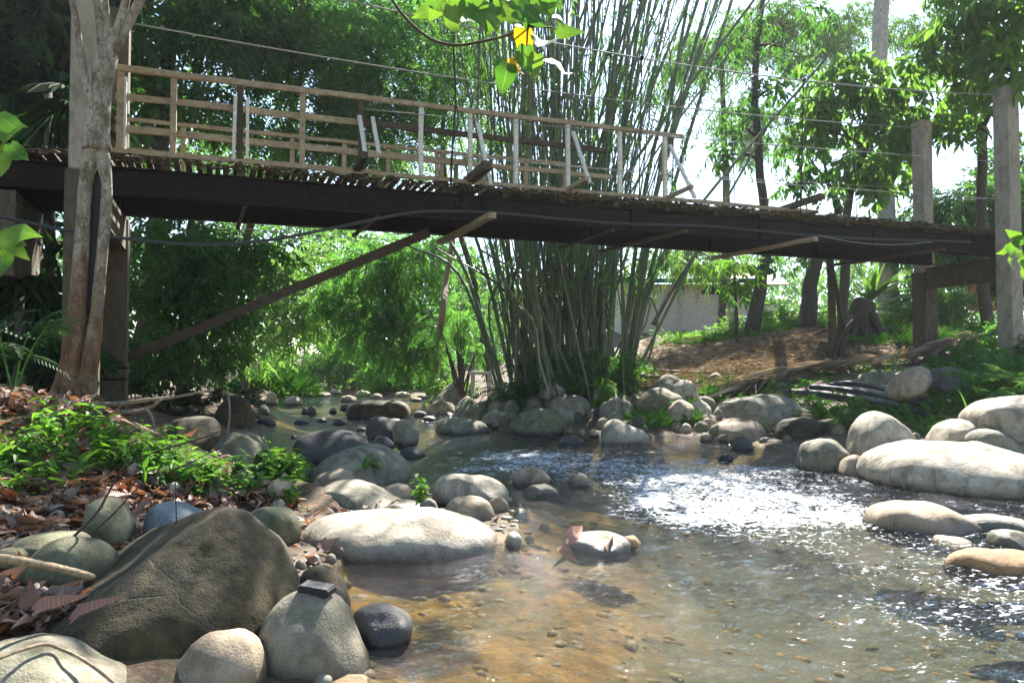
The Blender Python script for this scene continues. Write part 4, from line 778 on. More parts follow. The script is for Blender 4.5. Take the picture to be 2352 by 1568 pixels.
def twig(kind, seed=0):
    r = random.Random(seed); ps = []
    def put(lf, x, yaw, pitch, roll, z=0): V, Fq = lf; ps.append((V @ rx(roll).T @ ry(pitch).T @ rz(yaw).T + (x, 0, z), Fq))
    if kind == 'broad':
        for i in range(8): x = .05 + .045 * i; put(leaf(r.uniform(.12, .17), r.uniform(.05, .068), .25), x, (1 if i % 2 else -1) * r.uniform(.5, 1.1) if i < 7 else 0, r.uniform(.0, .5), r.uniform(-.4, .4), -x * x * .4)
    elif kind == 'small':
        for i in range(10): x = .03 + .03 * i; put(leaf(r.uniform(.06, .085), r.uniform(.028, .036), .2), x, (1 if i % 2 else -1) * r.uniform(.5, 1.2) if i < 9 else 0, r.uniform(-.2, .5), r.uniform(-.5, .5), -x * x * .3)
    elif kind == 'large':
        for i in range(6): x = .04 + .07 * i; put(leaf(r.uniform(.22, .32), r.uniform(.095, .13), .35), x, (1 if i % 2 else -1) * r.uniform(.4, 1.2) if i < 5 else 0, r.uniform(.1, .8), r.uniform(-.5, .5))
    elif kind == 'pin':
        for i in range(9):
            x = .06 + .055 * i; z = -x * x * .55
            for sg in (1, -1): put(leaf(.115 * (1 - abs(i - 4) * .06), .036, .3), x, sg * 1.15, r.uniform(.15, .4), sg * .2, z)
        put(leaf(.1, .034, .3), .56, 0, .5, 0, -.56 * .56 * .55)
    elif kind == 'bam':
        for i in range(9): x = .04 + .05 * i; put(leaf(r.uniform(.13, .2), r.uniform(.018, .026), .3, .05), x, (1 if i % 2 else -1) * r.uniform(.2, .8), r.uniform(.3, 1.1), r.uniform(-.6, .6), -x * x * .6)
    elif kind == 'fern':
        for i in range(16):
            x = .04 + .034 * i; z = .35 * x - x * x * 1.1
            for sg in (1, -1): put(leaf(.11 * math.sin(.35 + i / 16 * 2.6), .020, .15, .03), x, sg * 1.3, .2, 0, z)
    elif kind == 'seed':
        for i in range(9): put(leaf(r.uniform(.07, .11), r.uniform(.03, .042), .25), .02, i * 2.4 + r.uniform(-.3, .3), r.uniform(-.5, .3), r.uniform(-.3, .3), .02 + .022 * i)
    elif kind == 'grass':
        for i in range(9): put(leaf(r.uniform(.12, .3), .009, .6, .02), 0, r.uniform(0, 6.28), r.uniform(-1.35, -.5), 0)
    elif kind == 'straw':
        for i in range(7): put(leaf(r.uniform(.12, .32), r.uniform(.006, .014), .15, .02), r.uniform(-.1, .1), r.uniform(0, 6.28), r.uniform(-.3, .05), r.uniform(-.5, .5))
    elif kind == 'dry':
        V, Fq = heart(1, .55, r.uniform(-.5, .5)); V = V * (.9, .8, 1); V[:, 2] += V[:, 1] ** 2 * r.uniform(-1.2, 2.2) + .06 * np.sin(V[:, 0] * 9 + r.uniform(0, 6)); ps.append((V, Fq))
    return combine(ps)
TW = {k: [twig(k, i) for i in range(4)] for k in ('broad', 'small', 'large', 'pin', 'bam', 'fern', 'seed', 'grass', 'straw', 'dry')}
def put_many(mb, kind, pos, yaw, pitch, roll, sc):
    pos = np.asarray(pos); n = len(pos)
    if n == 0: return
    cy, sy = np.cos(yaw), np.sin(yaw); cp, sp__ = np.cos(pitch), np.sin(pitch); cr, sr = np.cos(roll), np.sin(roll)
    Rm = np.empty((n, 3, 3))
    Rm[:, 0, 0] = cy * cp; Rm[:, 0, 1] = cy * sp__ * sr - sy * cr; Rm[:, 0, 2] = cy * sp__ * cr + sy * sr
    Rm[:, 1, 0] = sy * cp; Rm[:, 1, 1] = sy * sp__ * sr + cy * cr; Rm[:, 1, 2] = sy * sp__ * cr - cy * sr
    Rm[:, 2, 0] = -sp__; Rm[:, 2, 1] = cp * sr; Rm[:, 2, 2] = cp * cr
    pick = RNG.integers(0, 4, n)
    for k in range(4):
        m = pick == k
        if not m.any(): continue
        V, Fq = TW[kind][k]; W = np.einsum('nij,vj->nvi', Rm[m] * np.asarray(sc)[m][:, None, None], V) + pos[m][:, None, :]
        mb.add(W.reshape(-1, 3), (Fq[None] + (np.arange(m.sum()) * len(V))[:, None, None]).reshape(-1, 4))
def crown_pts(blobs, count, freq=.8, thr=-.12, shell=.45):
    vol = np.array([b[1] * b[2] * b[3] for b in blobs]) ** .75; vol /= vol.sum(); P_, D_ = [], []
    for (c, a, b_, d), w in zip(blobs, vol):
        n = int(count * w); got = 0; off = random.uniform(0, 99); th0 = thr; thr_ = thr
        while got < n:
            m = n; thr_ -= .04; dr = RNG.normal(0, 1, (m, 3)); dr /= np.linalg.norm(dr, axis=1, keepdims=True); rr = RNG.uniform(0, 1, (m, 1)) ** shell; p = dr * rr * (a, b_, d) + np.array(c)
            for q, e in zip(p, dr):
                if noise.noise(Vector(tuple(q * freq + off))) + .5 * noise.noise(Vector(tuple(q * freq * 2.7 + off))) > thr_ + .04: P_.append(q); D_.append(e); got += 1
                if got >= n: break
    return np.array(P_), np.array(D_)
def crown(mb, kind, blobs, count, scale=1, droop=.5, freq=.8, thr=-.12, shell=.45, zmax=None, sv=.35):
    p, d = crown_pts(blobs, count, freq, thr, shell)
    if zmax is not None: k = p[:, 2] < zmax; p, d = p[k], d[k]
    n = len(p); yaw = np.arctan2(d[:, 1], d[:, 0]) + RNG.normal(0, .8, n); pitch = droop + RNG.normal(0, .45, n) - d[:, 2] * .35
    put_many(mb, kind, p, yaw, pitch, RNG.normal(0, .5, n), scale * RNG.uniform(1 - sv, 1 + sv, n))
def BL(px, py, Y, rx_, rz_, ry_=None):
    return (tuple(P(px, py, Y)), rx_, ry_ or rx_, rz_)
def tree(name, label, trunk, radii, blobs, kind, count, mat, bark='bark_dark', scale=1, group='trees around the stream', cat='tree', limbs=True, base=None, droop=.5, freq=.8, thr=-.12, shell=.45, extra=None, zmax=None):
    tp = [Vector(p) for p in trunk]; base = Vector(base) if base else tp[0]; e = empty(name, base, label, cat, group)
    b = MB(); c = crv(tp, 26); n_ = len(c); rad = [np.interp(i / (n_ - 1), np.linspace(0, 1, len(radii)), radii) for i in range(n_)]
    c = [p + Vector((bumps(p.z * 1.1, p.x + 2.0), bumps(p.z * 1.3 + 4, p.y), 0)) * rad[i] * .18 for i, p in enumerate(c)]
    b.tube(c, rad, 10)
    if limbs:
        for (q, a, b2, d) in blobs:
            q = Vector(q); k = min(range(n_), key=lambda i: (c[i] - q).length + (4 if i < n_ * .45 else 0)); s_ = c[k]; mid = (s_ + q) / 2 + Vector((random.uniform(-.2, .2), random.uniform(-.2, .2), .15)) * (q - s_).length * .4
            r0 = rad[k] * .55; lp = crv([s_, mid, q], 9); b.tube(lp, [r0 * (1 - .85 * i / 9) + .004 for i in range(10)], 6)
            for j in range(7):
                f = lp[random.randint(3, 9)]; dv = Vector((random.gauss(0, a * .6), random.gauss(0, b2 * .6), random.gauss(0, d * .6))); b.tube(crv([f, f + dv * .5 + Vector((0, 0, .1)), q + dv], 5), [r0 * .3, r0 * .26, r0 * .2, r0 * .14, r0 * .1, .003], 4, False)
    if extra: extra(b)
    b.build('trunk', M[bark], e)
    m2 = MB(); crown(m2, kind, blobs, count, scale, droop, freq, thr, shell, zmax); m2.build('crown', M[mat], e, smooth=False); return e
def gp(px, Y, dz=0): x = (px - 1176) / F * Y; return Vector((x, Y, gnd(x, Y) + dz))
# forked tree in front of the near pillar: two stems joined low down, a long slit between them, then a fan of limbs
e = empty('forked_tree', P(170, 908, 7.5), 'pale lichen-covered tree with a split trunk standing before the bridge pillar', 'tree'); YT = 7.5
b = MB()
def limb(pts, rad, Y=YT, n=34, lump=.10):
    c = crv([P(x, y, Y + dy) for x, y, dy in pts], n); rr = [np.interp(i / n, np.linspace(0, 1, len(rad)), rad) for i in range(n + 1)]
    r2 = [r * (1 + lump * noise.noise(Vector((i * .55, pts[0][0], 2))) * 2) for i, r in enumerate(rr)]; b.tube(c, r2, 14)
limb([(150, 925, 0), (164, 850, 0), (176, 720, 0), (185, 600, 0), (191, 500, 0), (197, 420, 0), (212, 350, 0), (220, 290, 0)], [.165, .115, .085, .07, .062, .06, .085, .095])
limb([(190, 925, -.02), (205, 850, -.02), (222, 720, -.02), (233, 600, -.02), (242, 500, -.02), (245, 420, -.02), (232, 345, 0), (225, 280, 0)], [.12, .08, .058, .053, .05, .05, .075, .09])
limb([(222, 345, 0), (225, 290, 0), (234, 200, 0), (244, 130, 0), (250, 100, 0)], [.13, .105, .095, .105, .07], n=20)
limb([(228, 315, -.03), (213, 250, -.07), (202, 205, -.09), (189, 145, -.1), (177, 65, -.12), (164, -10, -.15), (140, -150, -.2), (90, -330, -.3)], [.036, .038, .036, .033, .031, .03, .026, .02])
limb([(238, 140, 0), (233, 70, .05), (224, 0, .08), (205, -120, .1), (180, -300, .1)], [.06, .048, .042, .035, .02])
limb([(247, 120, 0), (247, 60, 0), (242, 0, 0), (240, -140, -.2), (260, -330, -.4)], [.04, .032, .03, .025, .015])
limb([(254, 105, 0), (272, 60, -.05), (290, 0, -.1), (320, -120, -.3), (370, -300, -.6)], [.055, .04, .036, .03, .018])
limb([(254, 120, 0), (284, 72, 0), (320, 5, -.1), (370, -100, -.4), (450, -260, -.9)], [.06, .048, .042, .036, .02])
b.build('trunk', M['bark_split'], e)
for k in range(5):
    bb = MB(); x = 150 + k * 14; bb.tube(crv([P(x + 8, 880, YT - .08), P(x - 4 + k * 3, 905, YT - .18), P(x - 30 + k * 16, 922, YT - .3)], 8), [.06, .055, .05, .045, .035, .03, .025, .02, .01], 7); bb.build('root', M['bark_split'], e)
b = MB(); b.tube(crv([P(x, y, YT + .10) for x, y in ((178, 900), (192, 850), (205, 720), (213, 600), (220, 500), (224, 420), (224, 350))], 20), .05, 8); b.build('slit_shade', M['dark'], e)  # near-black back of the hollow trunk, painting in the shade of the slit
b = MB(); j0 = P(330, -20, YT)  # unseen limbs added above the frame to carry the dappling leaves
for q in ((-1.6, 10.1, 7.2), (-.2, 10.8, 7.4), (.7, 13.2, 8.0), (-2.8, 10.8, 7.5), (-.9, 9.2, 6.9)):
    b.tube(crv([j0, j0.lerp(Vector(q), .5) + Vector((0, 0, .4)), Vector(q)], 12), [.035 - .0026 * i for i in range(13)], 6, False)
b.build('limb', M['bark_split'], e)
m2 = MB(); crown(m2, 'broad', [((-1.6, 10.1, 7.2), 1.2, 1.1, .45), ((-.2, 10.8, 7.4), 1.0, 1.1, .45), ((.7, 13.2, 8.0), .6, .5, .35), ((-2.8, 10.8, 7.5), 1.2, 1.2, .5), ((-.9, 9.2, 6.9), .9, .9, .4), ((.9, 10.2, 7.3), .9, .8, .4), ((-1.0, 11.9, 7.7), .9, .8, .4)], 430, 1.2, .3, 1.6, .05); m2.build('crown', M['leaf_broad'], e, smooth=False)  # out-of-view leaf clumps, added along the sun's path to dapple the near stones
m2 = MB(); crown(m2, 'broad', [((-4.6, 6.6, 8.2), 1.6, 1.5, 1.0), ((-2.9, 6.0, 8.6), 1.3, 1.5, .9), ((-3.2, 7.9, 9.0), 1.5, 1.2, 1.0), ((-5.6, 8.2, 8.6), 1.5, 1.4, 1.2), ((-4.2, 4.9, 7.8), 1.2, 1.1, .7)], 900, 1.25, .3, 1.1, .05); m2.build('crown', M['leaf_broad'], e, smooth=False)
# shaded trees on the near bank, left of and behind the bridge
tree('shade_tree', 'dense dark tree filling the corner behind the near pillar', [gp(60, 12.5), P(70, 500, 12.5), P(60, 150, 12.5), P(40, -200, 12.5)], [.22, .18, .14, .08],
     [BL(-60, 120, 12.2, 1.6, 1.6), BL(90, 20, 13, 1.4, 1.2), BL(60, 260, 12.6, 1.2, 1.0), BL(-120, 420, 12, 1.4, 1.3), BL(0, -200, 12.5, 2.2, 1.4), BL(-200, -50, 12, 2, 2), BL(190, -140, 13.5, 1.6, 1.2)], 'large', 2300, 'leaf_dark', thr=-.2)
tree('shade_tree', 'dark spreading tree behind the first railing bays', [gp(330, 17), P(350, 560, 17), P(380, 250, 17), P(420, -100, 17)], [.22, .18, .15, .08],
     [BL(330, 40, 16.5, 1.9, 1.3), BL(480, 60, 17, 1.8, 1.4), BL(400, 250, 17, 1.5, 1.0), BL(560, -20, 17, 1.4, .8), BL(300, 330, 17, 1.2, .8), BL(260, 150, 17, 1.0, .7)], 'broad', 1900, 'leaf_broad', scale=1.2, thr=.0)
tree('feather_tree', 'feathery green tree drooping behind the middle of the railing', [gp(500, 20), P(560, 560, 20), P(660, 300, 20), P(740, -60, 20)], [.12, .10, .09, .05],
     [BL(640, 60, 19, 2.0, 1.4), BL(780, 120, 19, 1.9, 1.3), BL(700, 260, 19, 1.7, .9), BL(880, 200, 20, 1.6, 1.2), BL(920, 40, 20.5, 2, 1.4), BL(600, 330, 19.5, 1.4, .7), BL(820, 330, 20, 1.3, .7), BL(700, -10, 20, 1.6, .7)], 'pin', 2300, 'leaf_pin', scale=1.35, droop=.55, thr=-.10)
tree('feather_tree', 'lighter feathery tree beside the bamboo', [gp(1130, 24), P(1090, 650, 24), P(1020, 380, 24), P(1040, 60, 24)], [.11, .09, .08, .05],
     [BL(980, 120, 24, 2.0, 1.6), BL(1060, 240, 24, 1.6, 1.3), BL(900, 330, 24, 1.6, 1.0), BL(1090, 60, 25, 1.9, 1.6), BL(1010, 20, 25, 1.4, .6)], 'pin', 1050, 'leaf_light', scale=1.3, droop=.5, thr=-.02)
tree('shade_tree', 'dark leafy tree beneath the bridge beside the far pillar', [gp(420, 15), P(425, 750, 15), P(430, 600, 15), P(440, 470, 15)], [.14, .12, .1, .05],
     [BL(360, 600, 14.5, 1.0, .8), BL(470, 560, 15, 1.1, .7), BL(400, 700, 14.5, 1.0, .8), BL(510, 660, 15, .9, .8), BL(350, 800, 14, .8, .6), BL(470, 790, 14.5, .9, .55), BL(560, 590, 16, 1, .6)], 'broad', 1300, 'leaf_broad', thr=-.1)
tree('feather_tree', 'bright fine-leaved tree arching over the bend of the stream', [gp(560, 30), P(570, 800, 30), P(600, 660, 30), P(650, 540, 30)], [.2, .17, .13, .06],
     [BL(600, 620, 29, 1.8, 1.0), BL(700, 640, 29, 2.0, 1.1), BL(640, 740, 29, 1.9, 1.0), BL(740, 720, 28.5, 1.8, .9), BL(540, 700, 29, 1.5, 1.2), BL(780, 600, 30, 1.8, .9), BL(590, 810, 29, 1.3, .8)], 'broad', 1500, 'leaf_light', scale=1.15, droop=.25, thr=-.12)
tree('feather_tree', 'tree with hanging feathery branches over the far shallows', [gp(1010, 27), P(1000, 800, 27), P(960, 690, 27), P(900, 560, 27)], [.09, .08, .07, .04],
     [BL(860, 600, 25, 1.5, .8), BL(930, 680, 25, 1.4, .9), BL(840, 740, 25, 1.3, .8), BL(960, 590, 25, 1.4, .7), BL(900, 820, 25, 1.2, .6), BL(980, 770, 25, 1.0, .8), BL(780, 680, 26, 1.2, .6)], 'pin', 1500, 'leaf_pin', scale=1.3, droop=.4, thr=-.08)
def shrub(label, px, py, Y, blobs, kind, count, mat, scale=1, name='shrub', cat='shrub', group='shrubs of the banks', droop=.3, ns=5, thr=-.15):
    g_ = G(px, py, 3, 60) if Y is None else gp(px, Y); e = empty(name, g_, label, cat, group); b = MB(); bl = []
    for (dx, dz, r_, rz_) in blobs: bl.append(((g_.x + dx, g_.y + random.uniform(-.2, .2), g_.z + dz), r_, r_ * .8, rz_))
    for (c, a, _, d) in bl:
        for k in range(max(2, ns // len(bl) + 1)):
            q = Vector(c) + Vector((random.gauss(0, a * .5), random.gauss(0, a * .5), random.gauss(0, d * .4))); b.tube(crv([g_ + Vector((random.uniform(-.06, .06), 0, -.05)), g_.lerp(q, .5) + Vector((random.gauss(0, .05), 0, .05)), q], 8), [.02 - .0018 * i for i in range(9)], 5, False)
    b.build('stems', M['bark_dark'], e); m2 = MB(); crown(m2, kind, bl, count, scale, droop, 2.2, thr, .6); m2.build('foliage', M[mat], e, smooth=False); return e
shrub('dark leafy thicket filling the gap beside the near pillar', 40, 860, 10.5, [(0, .8, .8, .7), (-.9, 1.2, .9, .9), (.5, .5, .6, .5), (-.3, 2.2, 1.0, .8), (-1.6, 2.6, 1, .9)], 'large', 520, 'leaf_dark', .75, ns=10)
shrub('low bright green bush on the grassy bend of the stream', 600, 890, 31, [(0, .4, 1.3, .6), (1.2, .2, 1, .4)], 'grass', 800, 'grass', 2.4)
shrub('dark overhanging bush above the far shallows', 760, 880, 36, [(-2, 1.2, 1.6, 1.0), (.5, 1.1, 1.6, .9), (2.6, 1.2, 1.6, .9), (1, 2.2, 1.6, 1)], 'small', 1100, 'leaf_broad', 2.2, droop=.9)
shrub('leafy bush at the end of the far stone row', 900, 880, 33, [(0, .8, 1.3, .8), (1.3, .7, 1.1, .6)], 'broad', 800, 'leaf_broad', 1.2)
shrub('yellow-green shrub beside the multi-stemmed bush', 1025, 890, 23, [(0, .4, .5, .4), (.5, .3, .4, .3)], 'broad', 230, 'leaf_light', .9)
shrub('bushy fern thicket at the foot of the bamboo clump', 1200, 895, 15.2, [(-.3, .35, .45, .3), (.3, .3, .5, .3)], 'fern', 90, 'leaf_dark', 1.1)
shrub('leafy undergrowth on the near side of the bamboo clump', 1340, 850, 16.2, [(-.9, .35, .4, .35), (-.3, .5, .45, .5), (.4, .5, .45, .5)], 'bam', 600, 'leaf_bam', 1.1)
shrub('tangle of bamboo shoots below the brick wall', 1440, 830, 17, [(-.2, .35, .35, .3)], 'bam', 110, 'leaf_bam', 1.1)
shrub('pale sunlit bush at the crest near the brick wall', 1560, 745, 26, [(0, .1, .6, .16), (1.5, .15, .7, .2), (2.8, .3, .8, .3)], 'small', 380, 'leaf_light', 1.5)
shrub('sunny bush below the tiled house', 1790, 690, 27, [(0, .6, .9, .6), (1.2, .4, .9, .5), (-1.2, .4, .8, .4)], 'broad', 620, 'leaf_light', 1.1)
shrub('low green bush behind the stump', 2075, 680, 24, [(0, .5, .9, .5), (1.0, .5, .8, .6), (.4, 1.1, .7, .5)], 'broad', 600, 'leaf_light', 1.1)
shrub('bright leaves around the rubble heap', 2130, 700, 21, [(0, .4, .6, .4), (.5, .8, .5, .4)], 'broad', 330, 'leaf_light', 1.0)
# multi-stemmed bush by the water
gq = gp(1060, 21.5); e = empty('stemmed_bush', gq, 'bush of many thin dark stems rising from one foot at the water', 'shrub', 'shrubs of the banks'); b = MB(); tips = []
for i in range(16):
    tx = 1050 + random.gauss(0, 38); ty = random.uniform(690, 800); q = P(tx, ty, 21.5 + random.gauss(0, .5)); b.tube(crv([gq + Vector((random.uniform(-.12, .12), random.uniform(-.1, .1), -.1)), gq.lerp(q, .5) + Vector(((q.x - gq.x) * -.1, 0, .1)), q], 10), [.04 - .0032 * k for k in range(11)], 6); tips.append((tuple(q), .35, .35, .3))
b.build('stems', M['bark_dark'], e); m2 = MB(); crown(m2, 'pin', tips, 150, 1.0, .5); m2.build('foliage', M['leaf_pin'], e, smooth=False)
# ------------------------------------------------------------------ bamboo
YB = 17.0; bc = gp(1310, YB); e = empty('bamboo_clump', bc, 'tall clump of green bamboo fanning out behind the bridge', 'bamboo'); nd = []
def culm(p0, p1, p2, r0, r1, thin=None):
    c = crv([p0, p1, p2], 60); L = sum((c[i + 1] - c[i]).length for i in range(60)); pts, rad = [], []; s_ = 0; nn = int(L / .42)
    for k in range(nn):
        for (o, m) in ((0, 1), (.93, 1.0), (.965, 1.16)):
            f = min(1, (k + o) / nn) * 60; i = min(int(f), 59); p = c[i].lerp(c[i + 1], f - i); pts.append(p); rad.append((r0 + (r1 - r0) * f / 60) * m)
    b = thin or MB(); b.tube(pts, rad, 7, False)
    if thin is None: b.build('culm', M['bamboo'], e)
    return c
spec = []
for i in range(80):
    bx = 1312 + np.clip(random.gauss(0, 66), -135, 130); mx_ = 1305 + (bx - 1312) * 1.05 + random.gauss(0, 66); dr_ = 1 if random.random() < .62 else -.6
    tx = mx_ + (mx_ - 1305) * .6 + random.gauss(0, 40) + dr_ * abs(random.gauss(0, 80)) + (random.random() < .3) * random.uniform(60, 260); spec.append((bx, tx, random.gauss(0, .8), random.uniform(.022, .044), mx_))
spec += [(1205, 1200, .6, .085), (1262, 1268, .7, .10), (1240, 1290, 0, .07), (1385, 1440, -.6, .06), (1395, 1490, -.4, .058), (1420, 1640, .2, .06), (1430, 1690, .1, .055), (1410, 1660, .5, .052), (1425, 1720, -.1, .05), (1440, 1600, -.2, .05)]
for sp4 in spec:
    bx, tx, dy, r0 = sp4[:4]
    p0 = gp(bx, YB + dy, -.1); p2 = P(tx, -120, YB + dy * 2.2 + random.gauss(0, .4)); p1 = P(sp4[4], 500, YB + dy * 1.5) if len(sp4) > 4 else p0.lerp(p2, .5) + Vector(((p0.x - p2.x) * .07 + random.gauss(0, .08), 0, 0)); c = culm(p0, p1, p2, r0, r0 * .6)
    for _ in range(17): nd.append(c[random.randint(17, 60)])
for (pts, r0) in (([(1425, 835), (1520, 590), (1600, 470)], .05), ([(1440, 835), (1545, 560), (1900, 130)], .045), ([(1450, 830), (1590, 600), (1780, 260)], .04), ([(1170, 835), (1075, 640), (1000, 500)], .05), ([(1190, 845), (1110, 600), (1040, 420)], .05), ([(1160, 840), (1060, 640), (930, 560)], .04), ([(1210, 850), (1140, 620), (1090, 400)], .05), ([(1500, 740), (1560, 640), (1660, 480)], .045), ([(1385, 860), (1388, 700), (1400, 540)], .06)):
    c = culm(gp(pts[0][0], YB - .5, 0) if pts[0][1] > 800 else P(*pts[0], 19), P(*pts[1], YB), P(*pts[2], YB + .3), r0, r0 * .6)
    for _ in range(8): nd.append(c[random.randint(25, 60)])
tm = MB()
for i in range(64):
    bx = 1312 + np.clip(random.gauss(0, 75), -150, 150); mx_ = 1300 + (bx - 1312) * 1.05 + random.gauss(0, 66); dy = random.gauss(0, .9); tx = mx_ + (mx_ - 1312) * .6 + random.gauss(10, 70)
    culm(gp(bx, YB + dy, -.1), P(mx_, 500, YB + dy * 1.5), P(tx, -100, YB + dy * 2.2), random.uniform(.014, .028), .012, tm)
for i in range(26):
    bx = random.gauss(1312, 70); dy = random.gauss(-.4, .7); culm(gp(bx, YB + dy, -.1), P(bx + random.gauss(0, 40), 700, YB + dy), P(bx + random.gauss(0, 110), random.uniform(560, 640), YB + dy), random.uniform(.018, .04), .02, tm)
o = tm.build('thin_canes', M['bamboo'], e); o['kind'] = 'stuff'
nd = np.array([tuple(p) for p in nd]); n = len(nd)
def bam_leaves(mult, spread, nd_):
    p = np.repeat(nd_, mult, 0); n = len(p); p = p + RNG.normal(0, 1, (n, 3)) * spread; return p[(p[:, 2] > 2.6) & (p[:, 2] < np.where(p[:, 0] < 1.7, 8.1, 9.6))]
p = bam_leaves(1, (.45, .45, .35), nd); n = len(p); m2 = MB(); put_many(m2, 'bam', p, RNG.uniform(0, 6.28, n), RNG.normal(.75, .35, n), RNG.normal(0, .5, n), RNG.uniform(.7, 1.25, n))
bl = [BL(1120, 150, 17.5, 1.0, 1.0), BL(1220, 60, 18, 1.2, .9), BL(1400, 80, 18.5, 1.6, .8), BL(1560, 60, 18.5, 1.3, .7), BL(1150, 330, 18.5, .9, .7), BL(1640, 170, 18.5, .9, .5), BL(1480, 200, 18.5, 1.0, .5)]
crown(m2, 'bam', bl, 420, 1.15, .8, 1.2, .06, zmax=8.6); m2.build('foliage', M['leaf_bam'], e, smooth=False)
# ------------------------------------------------------------------ trees of the far right bank
tree('tall_tree', 'tall pale trunk rising behind the pier out of the picture', [gp(2045, 25), P(2035, 560, 25), P(2030, 300, 25), P(2022, 60, 25), P(2020, -250, 25), P(2010, -500, 25)], [.34, .28, .26, .24, .22, .15],
     [BL(1960, -330, 25, 2, .9), BL(2150, -360, 25, 1.8, .9), BL(2020, -520, 25, 2.2, 1.2)], 'broad', 200, 'leaf_broad', 'bark_pale', 1.3)
tree('leaning_tree', 'dark slender tree leaning up from the crest by the brick wall', [gp(1735, 21), P(1748, 640, 21), P(1762, 560, 21), P(1745, 380, 21), P(1735, 150, 21), P(1760, -40, 21)], [.22, .16, .13, .11, .09, .05],
     [BL(1700, 290, 20.5, .8, .55), BL(1790, 200, 20.5, .9, .6), BL(1650, 360, 20.5, .7, .4), BL(1800, 60, 21, 1.2, .6), BL(1720, 90, 21, .9, .5), BL(1850, 130, 21, .8, .5), BL(1740, 600, 20.5, .5, .2)], 'large', 190, 'leaf_broad', scale=.75, thr=.05)
tree('mossy_tree', 'short mossy tree bending over the crest beside the bare stems', [gp(1858, 22), P(1868, 650, 22), P(1885, 590, 22), P(1925, 500, 22), P(1900, 420, 22)], [.26, .2, .18, .12, .06],
     [BL(1840, 590, 21.6, .6, .35), BL(1900, 400, 21.5, .9, .6), BL(1840, 330, 21.5, .9, .7), BL(1960, 330, 21, .9, .7), BL(1890, 240, 21, 1.1, .6), BL(1800, 440, 21.5, .6, .4)], 'large', 230, 'leaf_broad', scale=.75, thr=.02)
tree('large_leaf_tree', 'large-leaved tree with bright leaves hanging over the right pier', [gp(1935, 18), P(1940, 560, 18), P(1960, 420, 18), P(2010, 290, 18), P(2080, 180, 18)], [.12, .1, .085, .06, .03],
     [BL(1950, 240, 17.5, .9, .6), BL(2040, 300, 17.5, .9, .6), BL(2060, 200, 17.5, 1.0, .55), BL(1980, 390, 17.6, .8, .4), BL(2120, 260, 17.5, .8, .5), BL(1930, 150, 18, .8, .4), BL(2070, 400, 18, .8, .5), BL(1900, 300, 18, .6, .5)], 'large', 420, 'leaf_light', scale=.95, thr=-.05)
tree('large_leaf_tree', 'dark large-leaved tree overhanging the tall pillar', [gp(2265, 17.5), P(2262, 700, 17.5), P(2256, 500, 17.5), P(2250, 250, 17.5), P(2260, 20, 17.5)], [.16, .13, .11, .1, .06],
     [BL(2300, 40, 14.5, 1.1, .7), BL(2200, 90, 15, .9, .45), BL(2330, 160, 14, .8, .45), BL(2240, 190, 15, .7, .3), BL(2380, -20, 14, 1.4, 1), BL(2140, 150, 15.5, .8, .3), BL(2250, 290, 16, .6, .4), BL(2290, -90, 15, 1.4, .6)], 'large', 480, 'leaf_light', scale=.95, thr=-.02, droop=.6)
shrub('dense green thicket behind the right pier', 2200, 700, 24, [(-.6, 2.6, 1.2, .9), (.8, 2.4, 1.2, .8), (0, 3.8, 1.3, .8), (1.6, 4.0, 1.2, 1.0), (1.6, 1.8, .9, .7)], 'broad', 1400, 'leaf_broad', 1.15, ns=8)
shrub('tall thicket beyond the rubble and the pier', 2330, 700, 26, [(0, 3, 1.6, 1.5), (-1.5, 2.4, 1.2, .8), (.5, 5.2, 1.6, 1.2)], 'broad', 1400, 'leaf_broad', 1.3, ns=8)
shrub('leafy thicket above the deck end', 2060, 560, 26, [(-1, 3.3, 1.2, .8), (.8, 3.5, 1.2, .8), (-2.4, 3.2, 1.0, .7)], 'broad', 480, 'leaf_light', 1.2, ns=8)
tree('sapling', 'slim leafy sapling in front of the brick wall', [gp(1695, 20), P(1690, 680, 20), P(1684, 590, 20)], [.05, .04, .015], [BL(1690, 605, 20, .34, .14), BL(1705, 645, 20, .28, .16), BL(1668, 655, 20, .2, .12)], 'broad', 60, 'leaf_young', scale=1.1)
tree('sapling', 'leaning thin tree with a tuft of leaves before the brick wall', [P(1502, 745, 21), P(1535, 680, 21), P(1572, 625, 21), P(1610, 560, 21)], [.07, .06, .05, .03], [BL(1600, 615, 21, .65, .16), BL(1650, 605, 21, .4, .15)], 'pin', 110, 'leaf_light', scale=1.0)
tree('far_tree', 'small pale tree behind the brick outbuilding', [gp(1560, 42), P(1560, 640, 42), P(1560, 590, 42)], [.2, .15, .08], [BL(1540, 600, 42, 1.8, .9), BL(1620, 580, 42, 2, 1.1)], 'broad', 420, 'leaf_light', scale=1.6)
tree('far_tree', 'pale feathery tree high against the sky', [gp(1660, 34), P(1668, 400, 34), P(1655, 100, 34)], [.2, .15, .08], [BL(1620, 120, 34, 2.0, 1.0), BL(1760, 60, 35, 2.2, 1.1), BL(1700, 260, 34, 1.4, .8), BL(1850, 120, 36, 1.4, .9), BL(1940, 60, 36, 1.8, .9), BL(2110, 60, 37, 1.6, .7), BL(1760, 330, 36, 1.4, .8)], 'bam', 2500, 'leaf_light', scale=1.6, thr=.05)
